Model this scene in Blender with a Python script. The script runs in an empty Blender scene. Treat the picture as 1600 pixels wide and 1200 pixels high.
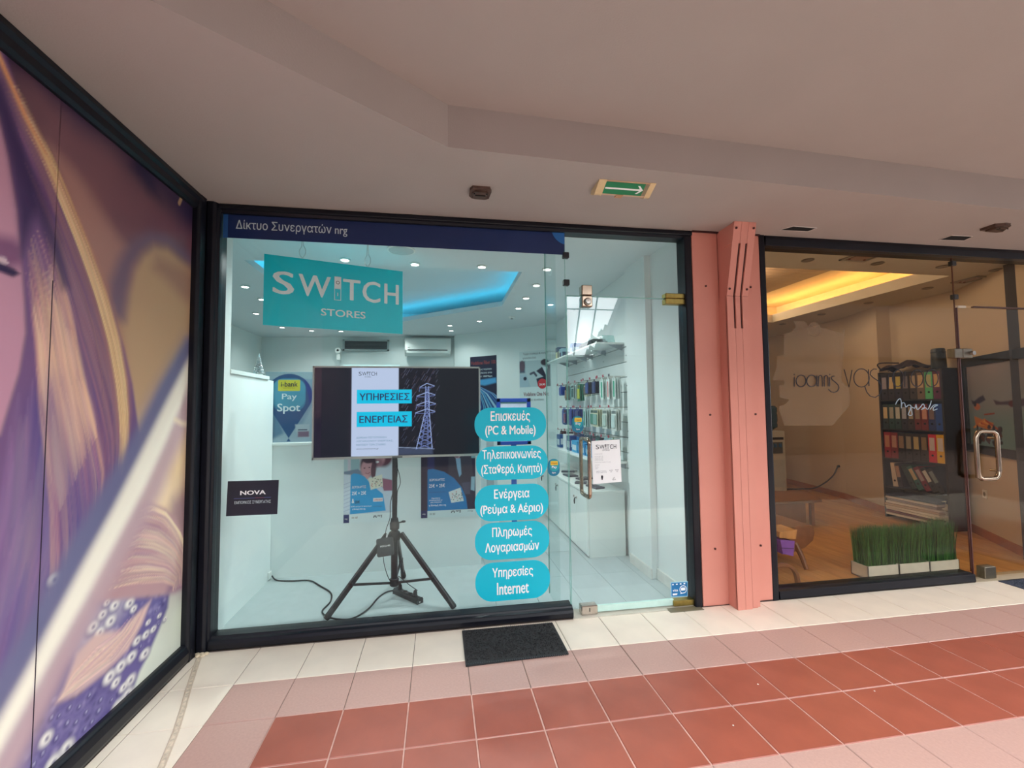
import bpy, bmesh, math, random
import numpy as np
from mathutils import Vector, Matrix
from mathutils.geometry import tessellate_polygon
random.seed(7); rng = np.random.default_rng(7)
SC = bpy.context.scene
COL = SC.collection
R = math.radians
# ---------------------------------------------------------------- camera
def setup_camera():
    yaw, pitch, roll = .1640, .0528, -.0104
    cy, sy, cp, sp, cr, sr = math.cos(yaw), math.sin(yaw), math.cos(pitch), math.sin(pitch), math.cos(roll), math.sin(roll)
    fwd = Vector((sy*cp, cy*cp, sp)); right = Vector((cy, -sy, 0)); up = right.cross(fwd)
    r2 = cr*right + sr*up; u2 = -sr*right + cr*up
    cam = bpy.data.cameras.new('camera'); o = bpy.data.objects.new('camera', cam); COL.objects.link(o)
    cam.sensor_width = 36; cam.lens = 36*695.22/1600; cam.clip_start = .05; cam.clip_end = 300
    m = Matrix.Identity(4)
    for i in range(3):
        m[i][0] = r2[i]; m[i][1] = u2[i]; m[i][2] = -fwd[i]
    m[0][3], m[1][3], m[2][3] = 1.343, -2.871, 1.408
    o.matrix_world = m
    SC.camera = o
setup_camera()
# ---------------------------------------------------------------- sky, light, exposure
SKY = 8.2
wd = bpy.data.worlds.new('sky'); SC.world = wd; wd.use_nodes = True
bg = wd.node_tree.nodes['Background']; bg.inputs[0].default_value = (.93, .97, 1.0, 1); bg.inputs[1].default_value = SKY
SC.view_settings.view_transform = 'Standard'; SC.view_settings.look = 'None'
SC.view_settings.gamma = 1; SC.view_settings.exposure = 0.0; SC.view_settings.use_curve_mapping = False
SPOT_FRONT, SPOT_A = 54.0, 9.0      # watts of the shop's front-row spotlights and of the dimmer ones behind
COVE_A = 10.0
COVE_B = 30.0
FILL_B = 48.0  # power of the added office fill lights
SC.cycles.max_bounces = 10; SC.cycles.diffuse_bounces = 5; SC.cycles.glossy_bounces = 4
SC.cycles.transparent_max_bounces = 16; SC.cycles.sample_clamp_indirect = 6
SC.cycles.use_denoising = True
# ---------------------------------------------------------------- helpers
def lin(c):
    o = []
    for v in c[:3]:
        v = v/255.0; o.append(v/12.92 if v <= .04045 else ((v+.055)/1.055)**2.4)
    return tuple(o)
def pmat(name, rgb, rough=.5, metal=0, var=.04, scale=8, bump=0, bscale=60, spec=.5, coat=0, stretch=(1, 1, 1)):
    m = bpy.data.materials.new(name); m.use_nodes = True; nt = m.node_tree; b = nt.nodes['Principled BSDF']
    c = lin(rgb)
    tc = nt.nodes.new('ShaderNodeTexCoord'); mp = nt.nodes.new('ShaderNodeMapping'); mp.inputs['Scale'].default_value = stretch
    nt.links.new(tc.outputs['Object'], mp.inputs['Vector'])
    nz = nt.nodes.new('ShaderNodeTexNoise'); nz.inputs['Scale'].default_value = scale; nz.inputs['Detail'].default_value = 5
    nt.links.new(mp.outputs[0], nz.inputs['Vector'])
    rp = nt.nodes.new('ShaderNodeValToRGB')
    rp.color_ramp.elements[0].position = .3; rp.color_ramp.elements[1].position = .7
    rp.color_ramp.elements[0].color = tuple(max(0, x*(1-var)) for x in c)+(1,)
    rp.color_ramp.elements[1].color = tuple(min(1, x*(1+var)) for x in c)+(1,)
    nt.links.new(nz.outputs['Fac'], rp.inputs[0]); nt.links.new(rp.outputs[0], b.inputs['Base Color'])
    b.inputs['Roughness'].default_value = rough; b.inputs['Metallic'].default_value = metal
    b.inputs['Specular IOR Level'].default_value = spec; b.inputs['Coat Weight'].default_value = coat
    if bump:
        n2 = nt.nodes.new('ShaderNodeTexNoise'); n2.inputs['Scale'].default_value = bscale; n2.inputs['Detail'].default_value = 4
        nt.links.new(mp.outputs[0], n2.inputs['Vector'])
        bp = nt.nodes.new('ShaderNodeBump'); bp.inputs['Strength'].default_value = bump; bp.inputs['Distance'].default_value = .004
        nt.links.new(n2.outputs['Fac'], bp.inputs['Height']); nt.links.new(bp.outputs[0], b.inputs['Normal'])
    return m
def emat(name, rgb, strength):
    m = bpy.data.materials.new(name); m.use_nodes = True; b = m.node_tree.nodes['Principled BSDF']
    b.inputs['Base Color'].default_value = (.8, .8, .8, 1); b.inputs['Emission Color'].default_value = lin(rgb)+(1,)
    b.inputs['Emission Strength'].default_value = strength
    return m
def glassmat(name, tint, refl=1.0, haze=0.0, hazecol=(220, 220, 220)):
    m = bpy.data.materials.new(name); m.use_nodes = True; nt = m.node_tree; N = nt.nodes; L = nt.links
    N.remove(N['Principled BSDF']); out = N['Material Output']
    tr = N.new('ShaderNodeBsdfTransparent'); tr.inputs[0].default_value = tint+(1,)
    gl = N.new('ShaderNodeBsdfGlossy'); gl.inputs['Roughness'].default_value = 0.0
    lw = N.new('ShaderNodeLayerWeight'); lw.inputs['Blend'].default_value = .5
    pw = N.new('ShaderNodeMath'); pw.operation = 'POWER'; pw.inputs[1].default_value = 5
    mu = N.new('ShaderNodeMath'); mu.operation = 'MULTIPLY_ADD'; mu.inputs[1].default_value = .95*refl; mu.inputs[2].default_value = .043*refl
    L.new(lw.outputs['Facing'], pw.inputs[0]); L.new(pw.outputs[0], mu.inputs[0])
    mx = N.new('ShaderNodeMixShader'); L.new(mu.outputs[0], mx.inputs[0]); L.new(gl.outputs[0], mx.inputs[2])
    if haze:
        df = N.new('ShaderNodeBsdfDiffuse'); df.inputs[0].default_value = lin(hazecol)+(1,)
        m2 = N.new('ShaderNodeMixShader'); m2.inputs[0].default_value = haze
        L.new(tr.outputs[0], m2.inputs[1]); L.new(df.outputs[0], m2.inputs[2]); L.new(m2.outputs[0], mx.inputs[1])
    else:
        L.new(tr.outputs[0], mx.inputs[1])
    L.new(mx.outputs[0], out.inputs[0])
    return m
def attrmat(name, rough=.5, emit=0, gain=1.0, coat=0):
    m = bpy.data.materials.new(name); m.use_nodes = True; nt = m.node_tree; b = nt.nodes['Principled BSDF']
    a = nt.nodes.new('ShaderNodeAttribute'); a.attribute_name = 'Col'
    b.inputs['Specular IOR Level'].default_value = .25
    b.inputs['Roughness'].default_value = rough; b.inputs['Coat Weight'].default_value = coat
    if emit:
        b.inputs['Base Color'].default_value = (.01, .01, .012, 1)
        nt.links.new(a.outputs[0], b.inputs['Emission Color']); b.inputs['Emission Strength'].default_value = emit
    else:
        nt.links.new(a.outputs[0], b.inputs['Base Color'])
    return m
WL = {}
def wloc(o): return WL.get(o.name, Vector((0, 0, 0)))
def tag(o, label=None, cat=None, group=None, kind=None):
    if label: o['label'] = label
    if cat: o['category'] = cat
    if group: o['group'] = group
    if kind: o['kind'] = kind
    return o
def thing(name, label, cat, loc=(0, 0, 0), group=None, kind=None):
    o = bpy.data.objects.new(name, None); COL.objects.link(o); o.location = loc; o.empty_display_size = .05
    WL[o.name] = Vector(loc)
    return tag(o, label, cat, group, kind)
def struct(name, loc=(0, 0, 0)): return thing(name, None, None, loc, None, 'structure')
class MB:
    def __init__(s, M=None): s.v = []; s.f = []; s.M = M
    def add(s, vs, fs):
        n = len(s.v)
        s.v += [(s.M @ Vector(p)) if s.M else Vector(p) for p in vs]
        s.f += [tuple(i+n for i in f) for f in fs]; return s
    def box(s, x0, x1, y0, y1, z0, z1):
        v = [(x, y, z) for z in (z0, z1) for y in (y0, y1) for x in (x0, x1)]
        return s.add(v, [(0, 2, 3, 1), (4, 5, 7, 6), (0, 1, 5, 4), (2, 6, 7, 3), (0, 4, 6, 2), (1, 3, 7, 5)])
    def prism(s, poly, ax, a, b):           # polygon in the two other axes, extruded along ax
        n = len(poly)
        def mk(p, t):
            return (t, p[0], p[1]) if ax == 0 else (p[0], t, p[1]) if ax == 1 else (p[0], p[1], t)
        v = [mk(p, a) for p in poly]+[mk(p, b) for p in poly]
        tri = tessellate_polygon([[Vector((p[0], p[1], 0)) for p in poly]])
        f = [tuple(t) for t in tri]+[tuple(i+n for i in reversed(t)) for t in tri]
        f += [(i, (i+1) % n, (i+1) % n+n, i+n) for i in range(n)]
        return s.add(v, f)
    def tube(s, pts, r, n=8, cap=True):
        pts = [Vector(p) for p in pts]; rr = r if isinstance(r, (list, tuple)) else [r]*len(pts)
        k = len(pts); rings = []
        t0 = (pts[1]-pts[0]).normalized()
        a = t0.cross(Vector((0, 0, 1)))
        if a.length < .1: a = t0.cross(Vector((1, 0, 0)))
        a.normalize()
        for i in range(k):
            t = (pts[min(i+1, k-1)]-pts[max(i-1, 0)]).normalized()
            a = (a-t*a.dot(t)); a.normalize(); b = t.cross(a)
            rings.append([pts[i]+(a*math.cos(2*math.pi*j/n)+b*math.sin(2*math.pi*j/n))*rr[i] for j in range(n)])
        v = [p for q in rings for p in q]
        f = [(i*n+j, i*n+(j+1) % n, (i+1)*n+(j+1) % n, (i+1)*n+j) for i in range(k-1) for j in range(n)]
        if cap: f += [tuple(reversed(range(n))), tuple(range((k-1)*n, k*n))]
        return s.add(v, f)
    def cyl(s, p0, p1, r, n=16, r1=None): return s.tube([p0, p1], [r, r if r1 is None else r1], n)
    def lathe(s, prof, c=(0, 0, 0), n=20):
        v = []; f = []; k = len(prof)
        for (r, z) in prof: v += [(c[0]+r*math.cos(2*math.pi*j/n), c[1]+r*math.sin(2*math.pi*j/n), c[2]+z) for j in range(n)]
        f = [(i*n+j, i*n+(j+1) % n, (i+1)*n+(j+1) % n, (i+1)*n+j) for i in range(k-1) for j in range(n)]
        if prof[0][0] > 1e-4: f.append(tuple(reversed(range(n))))
        if prof[-1][0] > 1e-4: f.append(tuple(range((k-1)*n, k*n)))
        return s.add(v, f)
    def build(s, name, mat, parent=None, bev=0, smooth=False, origin=None, seg=1, **tg):
        vs = s.v
        if origin is None:
            lo = Vector(min(p[i] for p in vs) for i in range(3)); hi = Vector(max(p[i] for p in vs) for i in range(3))
            origin = Vector(((lo.x+hi.x)/2, (lo.y+hi.y)/2, lo.z))
        origin = Vector(origin)
        me = bpy.data.meshes.new(name); me.from_pydata([p-origin for p in vs], [], s.f)
        bm = bmesh.new(); bm.from_mesh(me)
        if bev:
            ed = [e for e in bm.edges if len(e.link_faces) == 2 and e.calc_face_angle(0) > .5]
            bmesh.ops.bevel(bm, geom=ed, offset=bev, segments=seg, affect='EDGES', clamp_overlap=True)
        bmesh.ops.recalc_face_normals(bm, faces=bm.faces)
        bm.to_mesh(me); bm.free()
        if smooth: me.shade_smooth()
        if smooth and hasattr(me, 'set_sharp_from_angle'): me.set_sharp_from_angle(angle=R(40))
        if mat: me.materials.append(mat)
        o = bpy.data.objects.new(name, me); COL.objects.link(o)
        if parent: o.parent = parent; o.location = origin-wloc(parent)
        else: o.location = origin
        WL[o.name] = origin
        return tag(o, **tg)
def box(name, b, mat, parent=None, bev=0, **tg): return MB().box(*b).build(name, mat, parent, bev, **tg)
def copy_tree(o, shift, parent=None, **tg):
    c = o.copy(); COL.objects.link(c)
    if parent: c.parent = parent
    else: c.location = o.location+Vector(shift)
    WL[c.name] = WL[o.name]+Vector(shift)
    for ch in o.children: copy_tree(ch, shift, c)
    return tag(c, **tg)
_vl = SC.view_layers[0]
def text(body, c, w, h, mat, parent=None, xd=(1, 0, 0), ud=(0, 0, 1), name='lettering', bold=0, thick=.0006, spacing=1, **tg):
    for a_, b_ in (('π', 'п'), ('κ', 'к'), ('Ρ', 'P'), ('Α', 'A'), ('Κ', 'K')): body = body.replace(a_, b_)
    nb = 1
    cu = bpy.data.curves.new('t', 'FONT'); cu.body = body; cu.align_x = 'CENTER'; cu.offset = 0
    cu.resolution_u = 8 if any(ch in body for ch in 'σωώ') else 3; cu.space_character = spacing; cu.space_line = .95
    to = bpy.data.objects.new('t', cu); COL.objects.link(to); _vl.update()
    me0 = to.evaluated_get(bpy.context.evaluated_depsgraph_get()).to_mesh()
    vs = [Vector(v.co) for v in me0.vertices]; fs = [tuple(p.vertices) for p in me0.polygons]
    to.to_mesh_clear(); bpy.data.objects.remove(to); bpy.data.curves.remove(cu)
    if bold:
        v0 = vs; f0 = fs; nb = len(v0); vs = []; fs = []; e = bold*.75
        for q, (dx, dy) in enumerate(((-e, 0), (e, 0), (0, e*.45), (0, -e*.45), (0, 0))):
            vs += [p+Vector((dx, dy, 0)) for p in v0]; fs += [tuple(i+q*len(v0) for i in f) for f in f0]
    lo = [min(p[i] for p in vs) for i in (0, 1)]; hi = [max(p[i] for p in vs) for i in (0, 1)]
    sy = h/(hi[1]-lo[1]); sx = w/(hi[0]-lo[0]) if w else sy
    xd = Vector(xd).normalized(); ud = Vector(ud).normalized(); nd = xd.cross(ud); c = Vector(c)
    P = [c+xd*((p[0]-(lo[0]+hi[0])/2)*sx)+ud*((p[1]-(lo[1]+hi[1])/2)*sy)+nd*(thick+(.00012*(i//nb) if bold else 0)) for i, p in enumerate(vs)]; nb = 1
    return MB().add(P, fs).build(name, mat, parent, origin=c, **tg)
class Paint:
    """paints a flat print: colours (linear) over points given in metres on the sheet"""
    def __init__(s, x, y, base): s.x = x; s.y = y; s.c = np.tile(np.array(lin(base)), (len(x), 1)).astype(np.float64)
    def blend(s, a, rgb, idx=None):
        col = np.array(lin(rgb))
        if idx is None: s.c = s.c*(1-a[:, None])+col*a[:, None]
        else: s.c[idx] = s.c[idx]*(1-a[:, None])+col*a[:, None]
    def field(s, pts, p=3.0, idx=None):
        q = np.array(pts, float); W = np.zeros(len(s.x)); A = np.zeros((len(s.x), 3))
        for (a, b, r, g, bl) in q:
            w = 1/((s.x-a)**2+(s.y-b)**2+1e-4)**(p/2); W += w; A += w[:, None]*np.array(lin((r, g, bl)))
        s.c = A/W[:, None]
    def sdf(s, P, x, y):
        P = np.array(P, float); n = len(P); d = np.full(len(x), 1e9); ins = np.zeros(len(x), bool)
        for i in range(n):
            a = P[i]; b = P[(i+1) % n]; e = b-a; L = e@e+1e-12
            t = np.clip(((x-a[0])*e[0]+(y-a[1])*e[1])/L, 0, 1)
            d = np.minimum(d, (x-a[0]-t*e[0])**2+(y-a[1]-t*e[1])**2)
            c = ((a[1] <= y) != (b[1] <= y)); xi = a[0]+(y-a[1])/(e[1] if abs(e[1]) > 1e-12 else 1e-12)*e[0]
            ins ^= c & (x < xi)
        d = np.sqrt(d); return np.where(ins, -d, d)
    def poly(s, P, rgb, soft=.001, alpha=1.0):
        Q = np.array(P); m = 2*soft
        idx = np.nonzero((s.x > Q[:, 0].min()-m) & (s.x < Q[:, 0].max()+m) & (s.y > Q[:, 1].min()-m) & (s.y < Q[:, 1].max()+m))[0]
        if not len(idx): return
        d = s.sdf(P, s.x[idx], s.y[idx]); a = np.clip(.5-d/(2*soft), 0, 1); a = a*a*(3-2*a)
        s.blend(a*alpha, rgb, idx)
    def stroke(s, P, w, rgb, alpha=1.0, soft=.3):
        P = np.array(P, float); n = len(P); ws = np.full(n, w) if np.isscalar(w) else np.array(w, float); m = ws.max()*1.5
        idx = np.nonzero((s.x > P[:, 0].min()-m) & (s.x < P[:, 0].max()+m) & (s.y > P[:, 1].min()-m) & (s.y < P[:, 1].max()+m))[0]
        if not len(idx): return
        x = s.x[idx]; y = s.y[idx]; best = np.full(len(x), 9.)
        for i in range(n-1):
            a = P[i]; e = P[i+1]-a; L = e@e+1e-12
            t = np.clip(((x-a[0])*e[0]+(y-a[1])*e[1])/L, 0, 1)
            d = np.sqrt((x-a[0]-t*e[0])**2+(y-a[1]-t*e[1])**2)/(ws[i]*(1-t)+ws[i+1]*t+1e-9)
            best = np.minimum(best, d)
        a = np.clip((1+soft-best)/(2*soft), 0, 1)*alpha; s.blend(a, rgb, idx)
    def ell(s, cx, cy, rx, ry, rgb, soft=.15, alpha=1.0):
        d = np.sqrt(((s.x-cx)/rx)**2+((s.y-cy)/ry)**2); s.blend(np.clip((1+soft-d)/(2*soft), 0, 1)*alpha, rgb)
    def rect(s, x0, x1, y0, y1, rgb, soft=.0015, alpha=1.0): s.poly([(x0, y0), (x1, y0), (x1, y1), (x0, y1)], rgb, soft, alpha)
def print_sheet(name, w, h, step, fn, mat, loc, parent=None, xd=(1, 0, 0), ud=(0, 0, 1), u0=0, v0=0, **tg):
    """flat printed sheet: loc = bottom-left corner, sheet coordinates start at (u0, v0)"""
    nx = max(2, int(round(w/step))); ny = max(2, int(round(h/step)))
    gx, gy = np.meshgrid(np.linspace(0, w, nx+1), np.linspace(0, h, ny+1)); gx = gx.ravel(); gy = gy.ravel()
    col = fn(gx+u0, gy+v0)
    xd = np.array(xd, float); xd /= np.linalg.norm(xd); ud = np.array(ud, float)
    co = gx[:, None]*xd+gy[:, None]*ud
    i, j = np.meshgrid(np.arange(nx), np.arange(ny)); a = (j*(nx+1)+i).ravel()
    q = np.stack([a, a+1, a+nx+2, a+nx+1], 1).astype(np.int32)
    me = bpy.data.meshes.new(name); me.vertices.add(len(co)); me.vertices.foreach_set('co', co.ravel())
    me.loops.add(q.size); me.loops.foreach_set('vertex_index', q.ravel())
    me.polygons.add(len(q)); me.polygons.foreach_set('loop_start', np.arange(0, q.size, 4))
    me.update(calc_edges=True)
    at = me.color_attributes.new('Col', 'FLOAT_COLOR', 'POINT')
    at.data.foreach_set('color', np.concatenate([np.clip(col, 0, 1), np.ones((len(col), 1))], 1).astype(np.float32).ravel())
    me.materials.append(mat)
    o = bpy.data.objects.new(name, me); COL.objects.link(o); loc = Vector(loc)
    if parent: o.parent = parent; o.location = loc-wloc(parent)
    else: o.location = loc
    WL[o.name] = loc
    return tag(o, **tg)
# ---------------------------------------------------------------- materials
M = dict(
 tile_white=pmat('cream tile', (232, 218, 200), .32, var=.05, scale=5, bump=.05, bscale=30),
 tile_pink=pmat('pink tile', (184, 147, 136), .4, var=.05, scale=90, bump=.05),
 tile_rust=pmat('rust tile', (152, 80, 62), .38, var=.10, scale=6, bump=.06, bscale=40),
 grout=pmat('grout', (120, 104, 96), .9, var=.15, scale=20),
 grout_light=pmat('light grout', (196, 158, 146), .9, var=.12, scale=20),
 black=pmat('black painted aluminium', (20, 21, 29), .3, var=.1, scale=12, spec=.3),
 ceil=pmat('painted plaster ceiling', (168, 156, 150), .85, var=.025, scale=2, bump=.15, bscale=120),
 salmon=pmat('salmon painted metal', (214, 142, 126), .38, var=.03, scale=3),
 salmon_shade=pmat('painted shade salmon', (60, 24, 24), .8),  # dark salmon that paints shade into the slots and top gap
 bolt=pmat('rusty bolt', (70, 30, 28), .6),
 white=pmat('white wall paint', (222, 230, 228), .7, var=.012, scale=3),
 ceil_in=pmat('shop ceiling paint', (208, 216, 218), .8, var=.01, scale=3),
 white_gloss=pmat('white laminate', (226, 234, 230), .25, var=.01),
 shopfloor=pmat('blue grey floor tile', (172, 184, 185), .42, var=.05, scale=14, stretch=(1, .2, 1)),
 shopgrout=pmat('dark floor joint', (96, 108, 112), .8),
 vinyl=pmat('grey blue vinyl', (170, 182, 182), .5, var=.04, scale=9),
 chrome=pmat('brushed steel', (190, 180, 170), .25, 1, var=.05, scale=40),
 bronze=pmat('champagne toned steel', (168, 150, 132), .22, 1, var=.08, scale=30),
 brass=pmat('aged brass', (172, 150, 84), .35, 1, var=.12, scale=30),
 hard=pmat('dark plastic', (34, 36, 40), .5, var=.1),
 hard2=pmat('grey black powder coat', (40, 42, 46), .4, var=.1),
 darkgrey=pmat('charcoal plastic', (66, 72, 74), .55),
 silver=pmat('silver bezel', (196, 196, 190), .35, .5),
 teal=pmat('turquoise vinyl', (0, 190, 214), .45, var=.01),
 teal_board=pmat('turquoise board', (0, 214, 232), .35, var=.02),
 letter=pmat('white lettering', (250, 252, 252), .5, var=.005),
 letter_grey=pmat('pale lettering', (205, 222, 226), .5, var=.01),
 ink=pmat('black ink', (34, 38, 52), .5),
 navy=pmat('navy film', (28, 48, 96), .3, var=.12, scale=2),
 blue=pmat('bright blue film', (44, 112, 184), .35, var=.02),
 paper=pmat('white paper', (244, 248, 249), .6, var=.01),
 yellow=pmat('yellow print', (230, 200, 60), .5),
 paydark=pmat('petrol blue print', (0, 116, 150), .5),
 mat=pmat('black rubber mat', (44, 43, 44), .85, var=.35, scale=160, bump=1, bscale=260),
 wood=pmat('oak parquet', (190, 138, 84), .35, var=.16, scale=7, stretch=(4, .6, 1)),
 wood2=pmat('light oak parquet', (200, 150, 92), .35, var=.16, scale=7, stretch=(4, .6, 1)),
 woodtrim=pmat('wood skirting', (166, 104, 66), .5, var=.1, scale=12),
 walnut=pmat('brown veneer', (134, 90, 60), .4, var=.15, scale=14, stretch=(1, 5, 1)),
 beige=pmat('beige office wall', (204, 184, 158), .8, var=.02, scale=2),
 office_ceil=pmat('office ceiling', (190, 184, 168), .8, var=.02),
 plank=pmat('grey brown plank panel', (150, 122, 92), .6, var=.18, scale=10, stretch=(1, 9, 1)),
 shelfblack=pmat('black brown shelving', (40, 34, 32), .5, var=.15),
 green_grass=pmat('artificial grass', (58, 122, 62), .6, var=.35, scale=30),
 cream=pmat('cream plastic', (222, 196, 150), .5),
 green=pmat('exit sign green', (20, 128, 84), .35, var=.02),
 brownf=pmat('brown fitting', (92, 68, 58), .6, var=.2, scale=30),
 hole=pmat('dark opening', (14, 13, 14), .9),
 white_plastic=pmat('white plastic', (226, 230, 226), .35, var=.01),
 silver_glitter=pmat('silver glitter', (206, 214, 216), .3, .6, var=.3, scale=200, bump=1),
 concrete=pmat('gallery plaster', (66, 64, 66), .8, var=.08),
 steel_dark=pmat('dark steel', (58, 66, 80), .5),
)
M['glassA'] = glassmat('shop glass', (.955, .992, .988), .55)
M['glassD'] = glassmat('door glass', (.96, .99, .985), 1.15)
M['glassB'] = glassmat('bronze tinted office glass', (.90, .86, .80), .5)
M['glass_shelf'] = glassmat('glass shelf', (.82, .95, .93), 1.0, .25, (200, 225, 222))
M['frost'] = glassmat('frosted film', (.95, .94, .92), .3, .17, (214, 196, 180))
M['edge'] = pmat('green glass edge', (120, 178, 166), .15)
M['print'] = attrmat('print', .5); M['poster'] = attrmat('large poster print', .42); M['screen'] = attrmat('lit screen', .12, emit=.95)
M['nickel'] = pmat('satin nickel', (140, 132, 118), .42, 1, var=.05, scale=40)
M['paving'] = pmat('gallery paving', (120, 104, 98), .6, var=.08, scale=4)
M['lamp'] = emat('lamp lens', (255, 250, 240), 14); M['cyanled'] = emat('cyan strip', (60, 205, 250), COVE_A)
M['warmled'] = emat('warm strip', (255, 200, 125), COVE_B)
_pm = {}
def cm(rgb, rough=.5):
    k = tuple(rgb)+(rough,)
    if k not in _pm: _pm[k] = pmat('tint %d %d %d' % tuple(rgb), rgb, rough, var=.05, scale=20)
    return _pm[k]
BG= [(-1.169, 2.633, 60, 35, 60), (-1.044, 2.626, 75, 48, 70), (-0.896, 2.592, 78, 52, 76), (-0.572, 2.513, 58, 36, 62), (-0.05, 2.538, 36, 30, 66), (-0.945, 2.354, 132, 88, 92), (-0.781, 2.333, 140, 92, 90), (-0.583, 2.293, 122, 74, 80), (-0.34, 2.261, 104, 60, 72), (-0.097, 2.387, 88, 58, 80), (-0.767, 2.064, 170, 120, 110), (-0.549, 2.062, 162, 112, 106), (-0.842, 2.171, 162, 112, 102), (-0.389, 2.177, 112, 72, 82), (-0.979, 2.436, 120, 80, 88), (-1.064, 2.502, 100, 66, 78), (-0.329, 2.045, 165, 130, 98), (-0.419, 1.796, 192, 152, 108), (-0.097, 2.145, 150, 112, 98), (-0.18, 1.908, 178, 142, 102), (-0.075, 1.707, 192, 166, 122), (-0.001, 1.565, 215, 180, 140), (-0.17, 1.138, 226, 192, 142), (-0.02, 1.268, 216, 182, 142), (-0.275, 0.986, 232, 202, 162), (0.035, 0.855, 165, 125, 115), (-0.007, 0.61, 140, 110, 120), (0.045, 0.375, 170, 160, 160), (-0.034, 0.265, 205, 212, 190), (-0.286, 0.156, 206, 212, 196), (-0.354, 0.042, 210, 214, 198), (0.074, 0.071, 205, 214, 200), (-0.625, -0.006, 206, 210, 196), (-1.515, 1.973, 150, 105, 105), (-1.583, 1.04, 120, 100, 140), (-1.401, 2.595, 60, 40, 60)]
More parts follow.
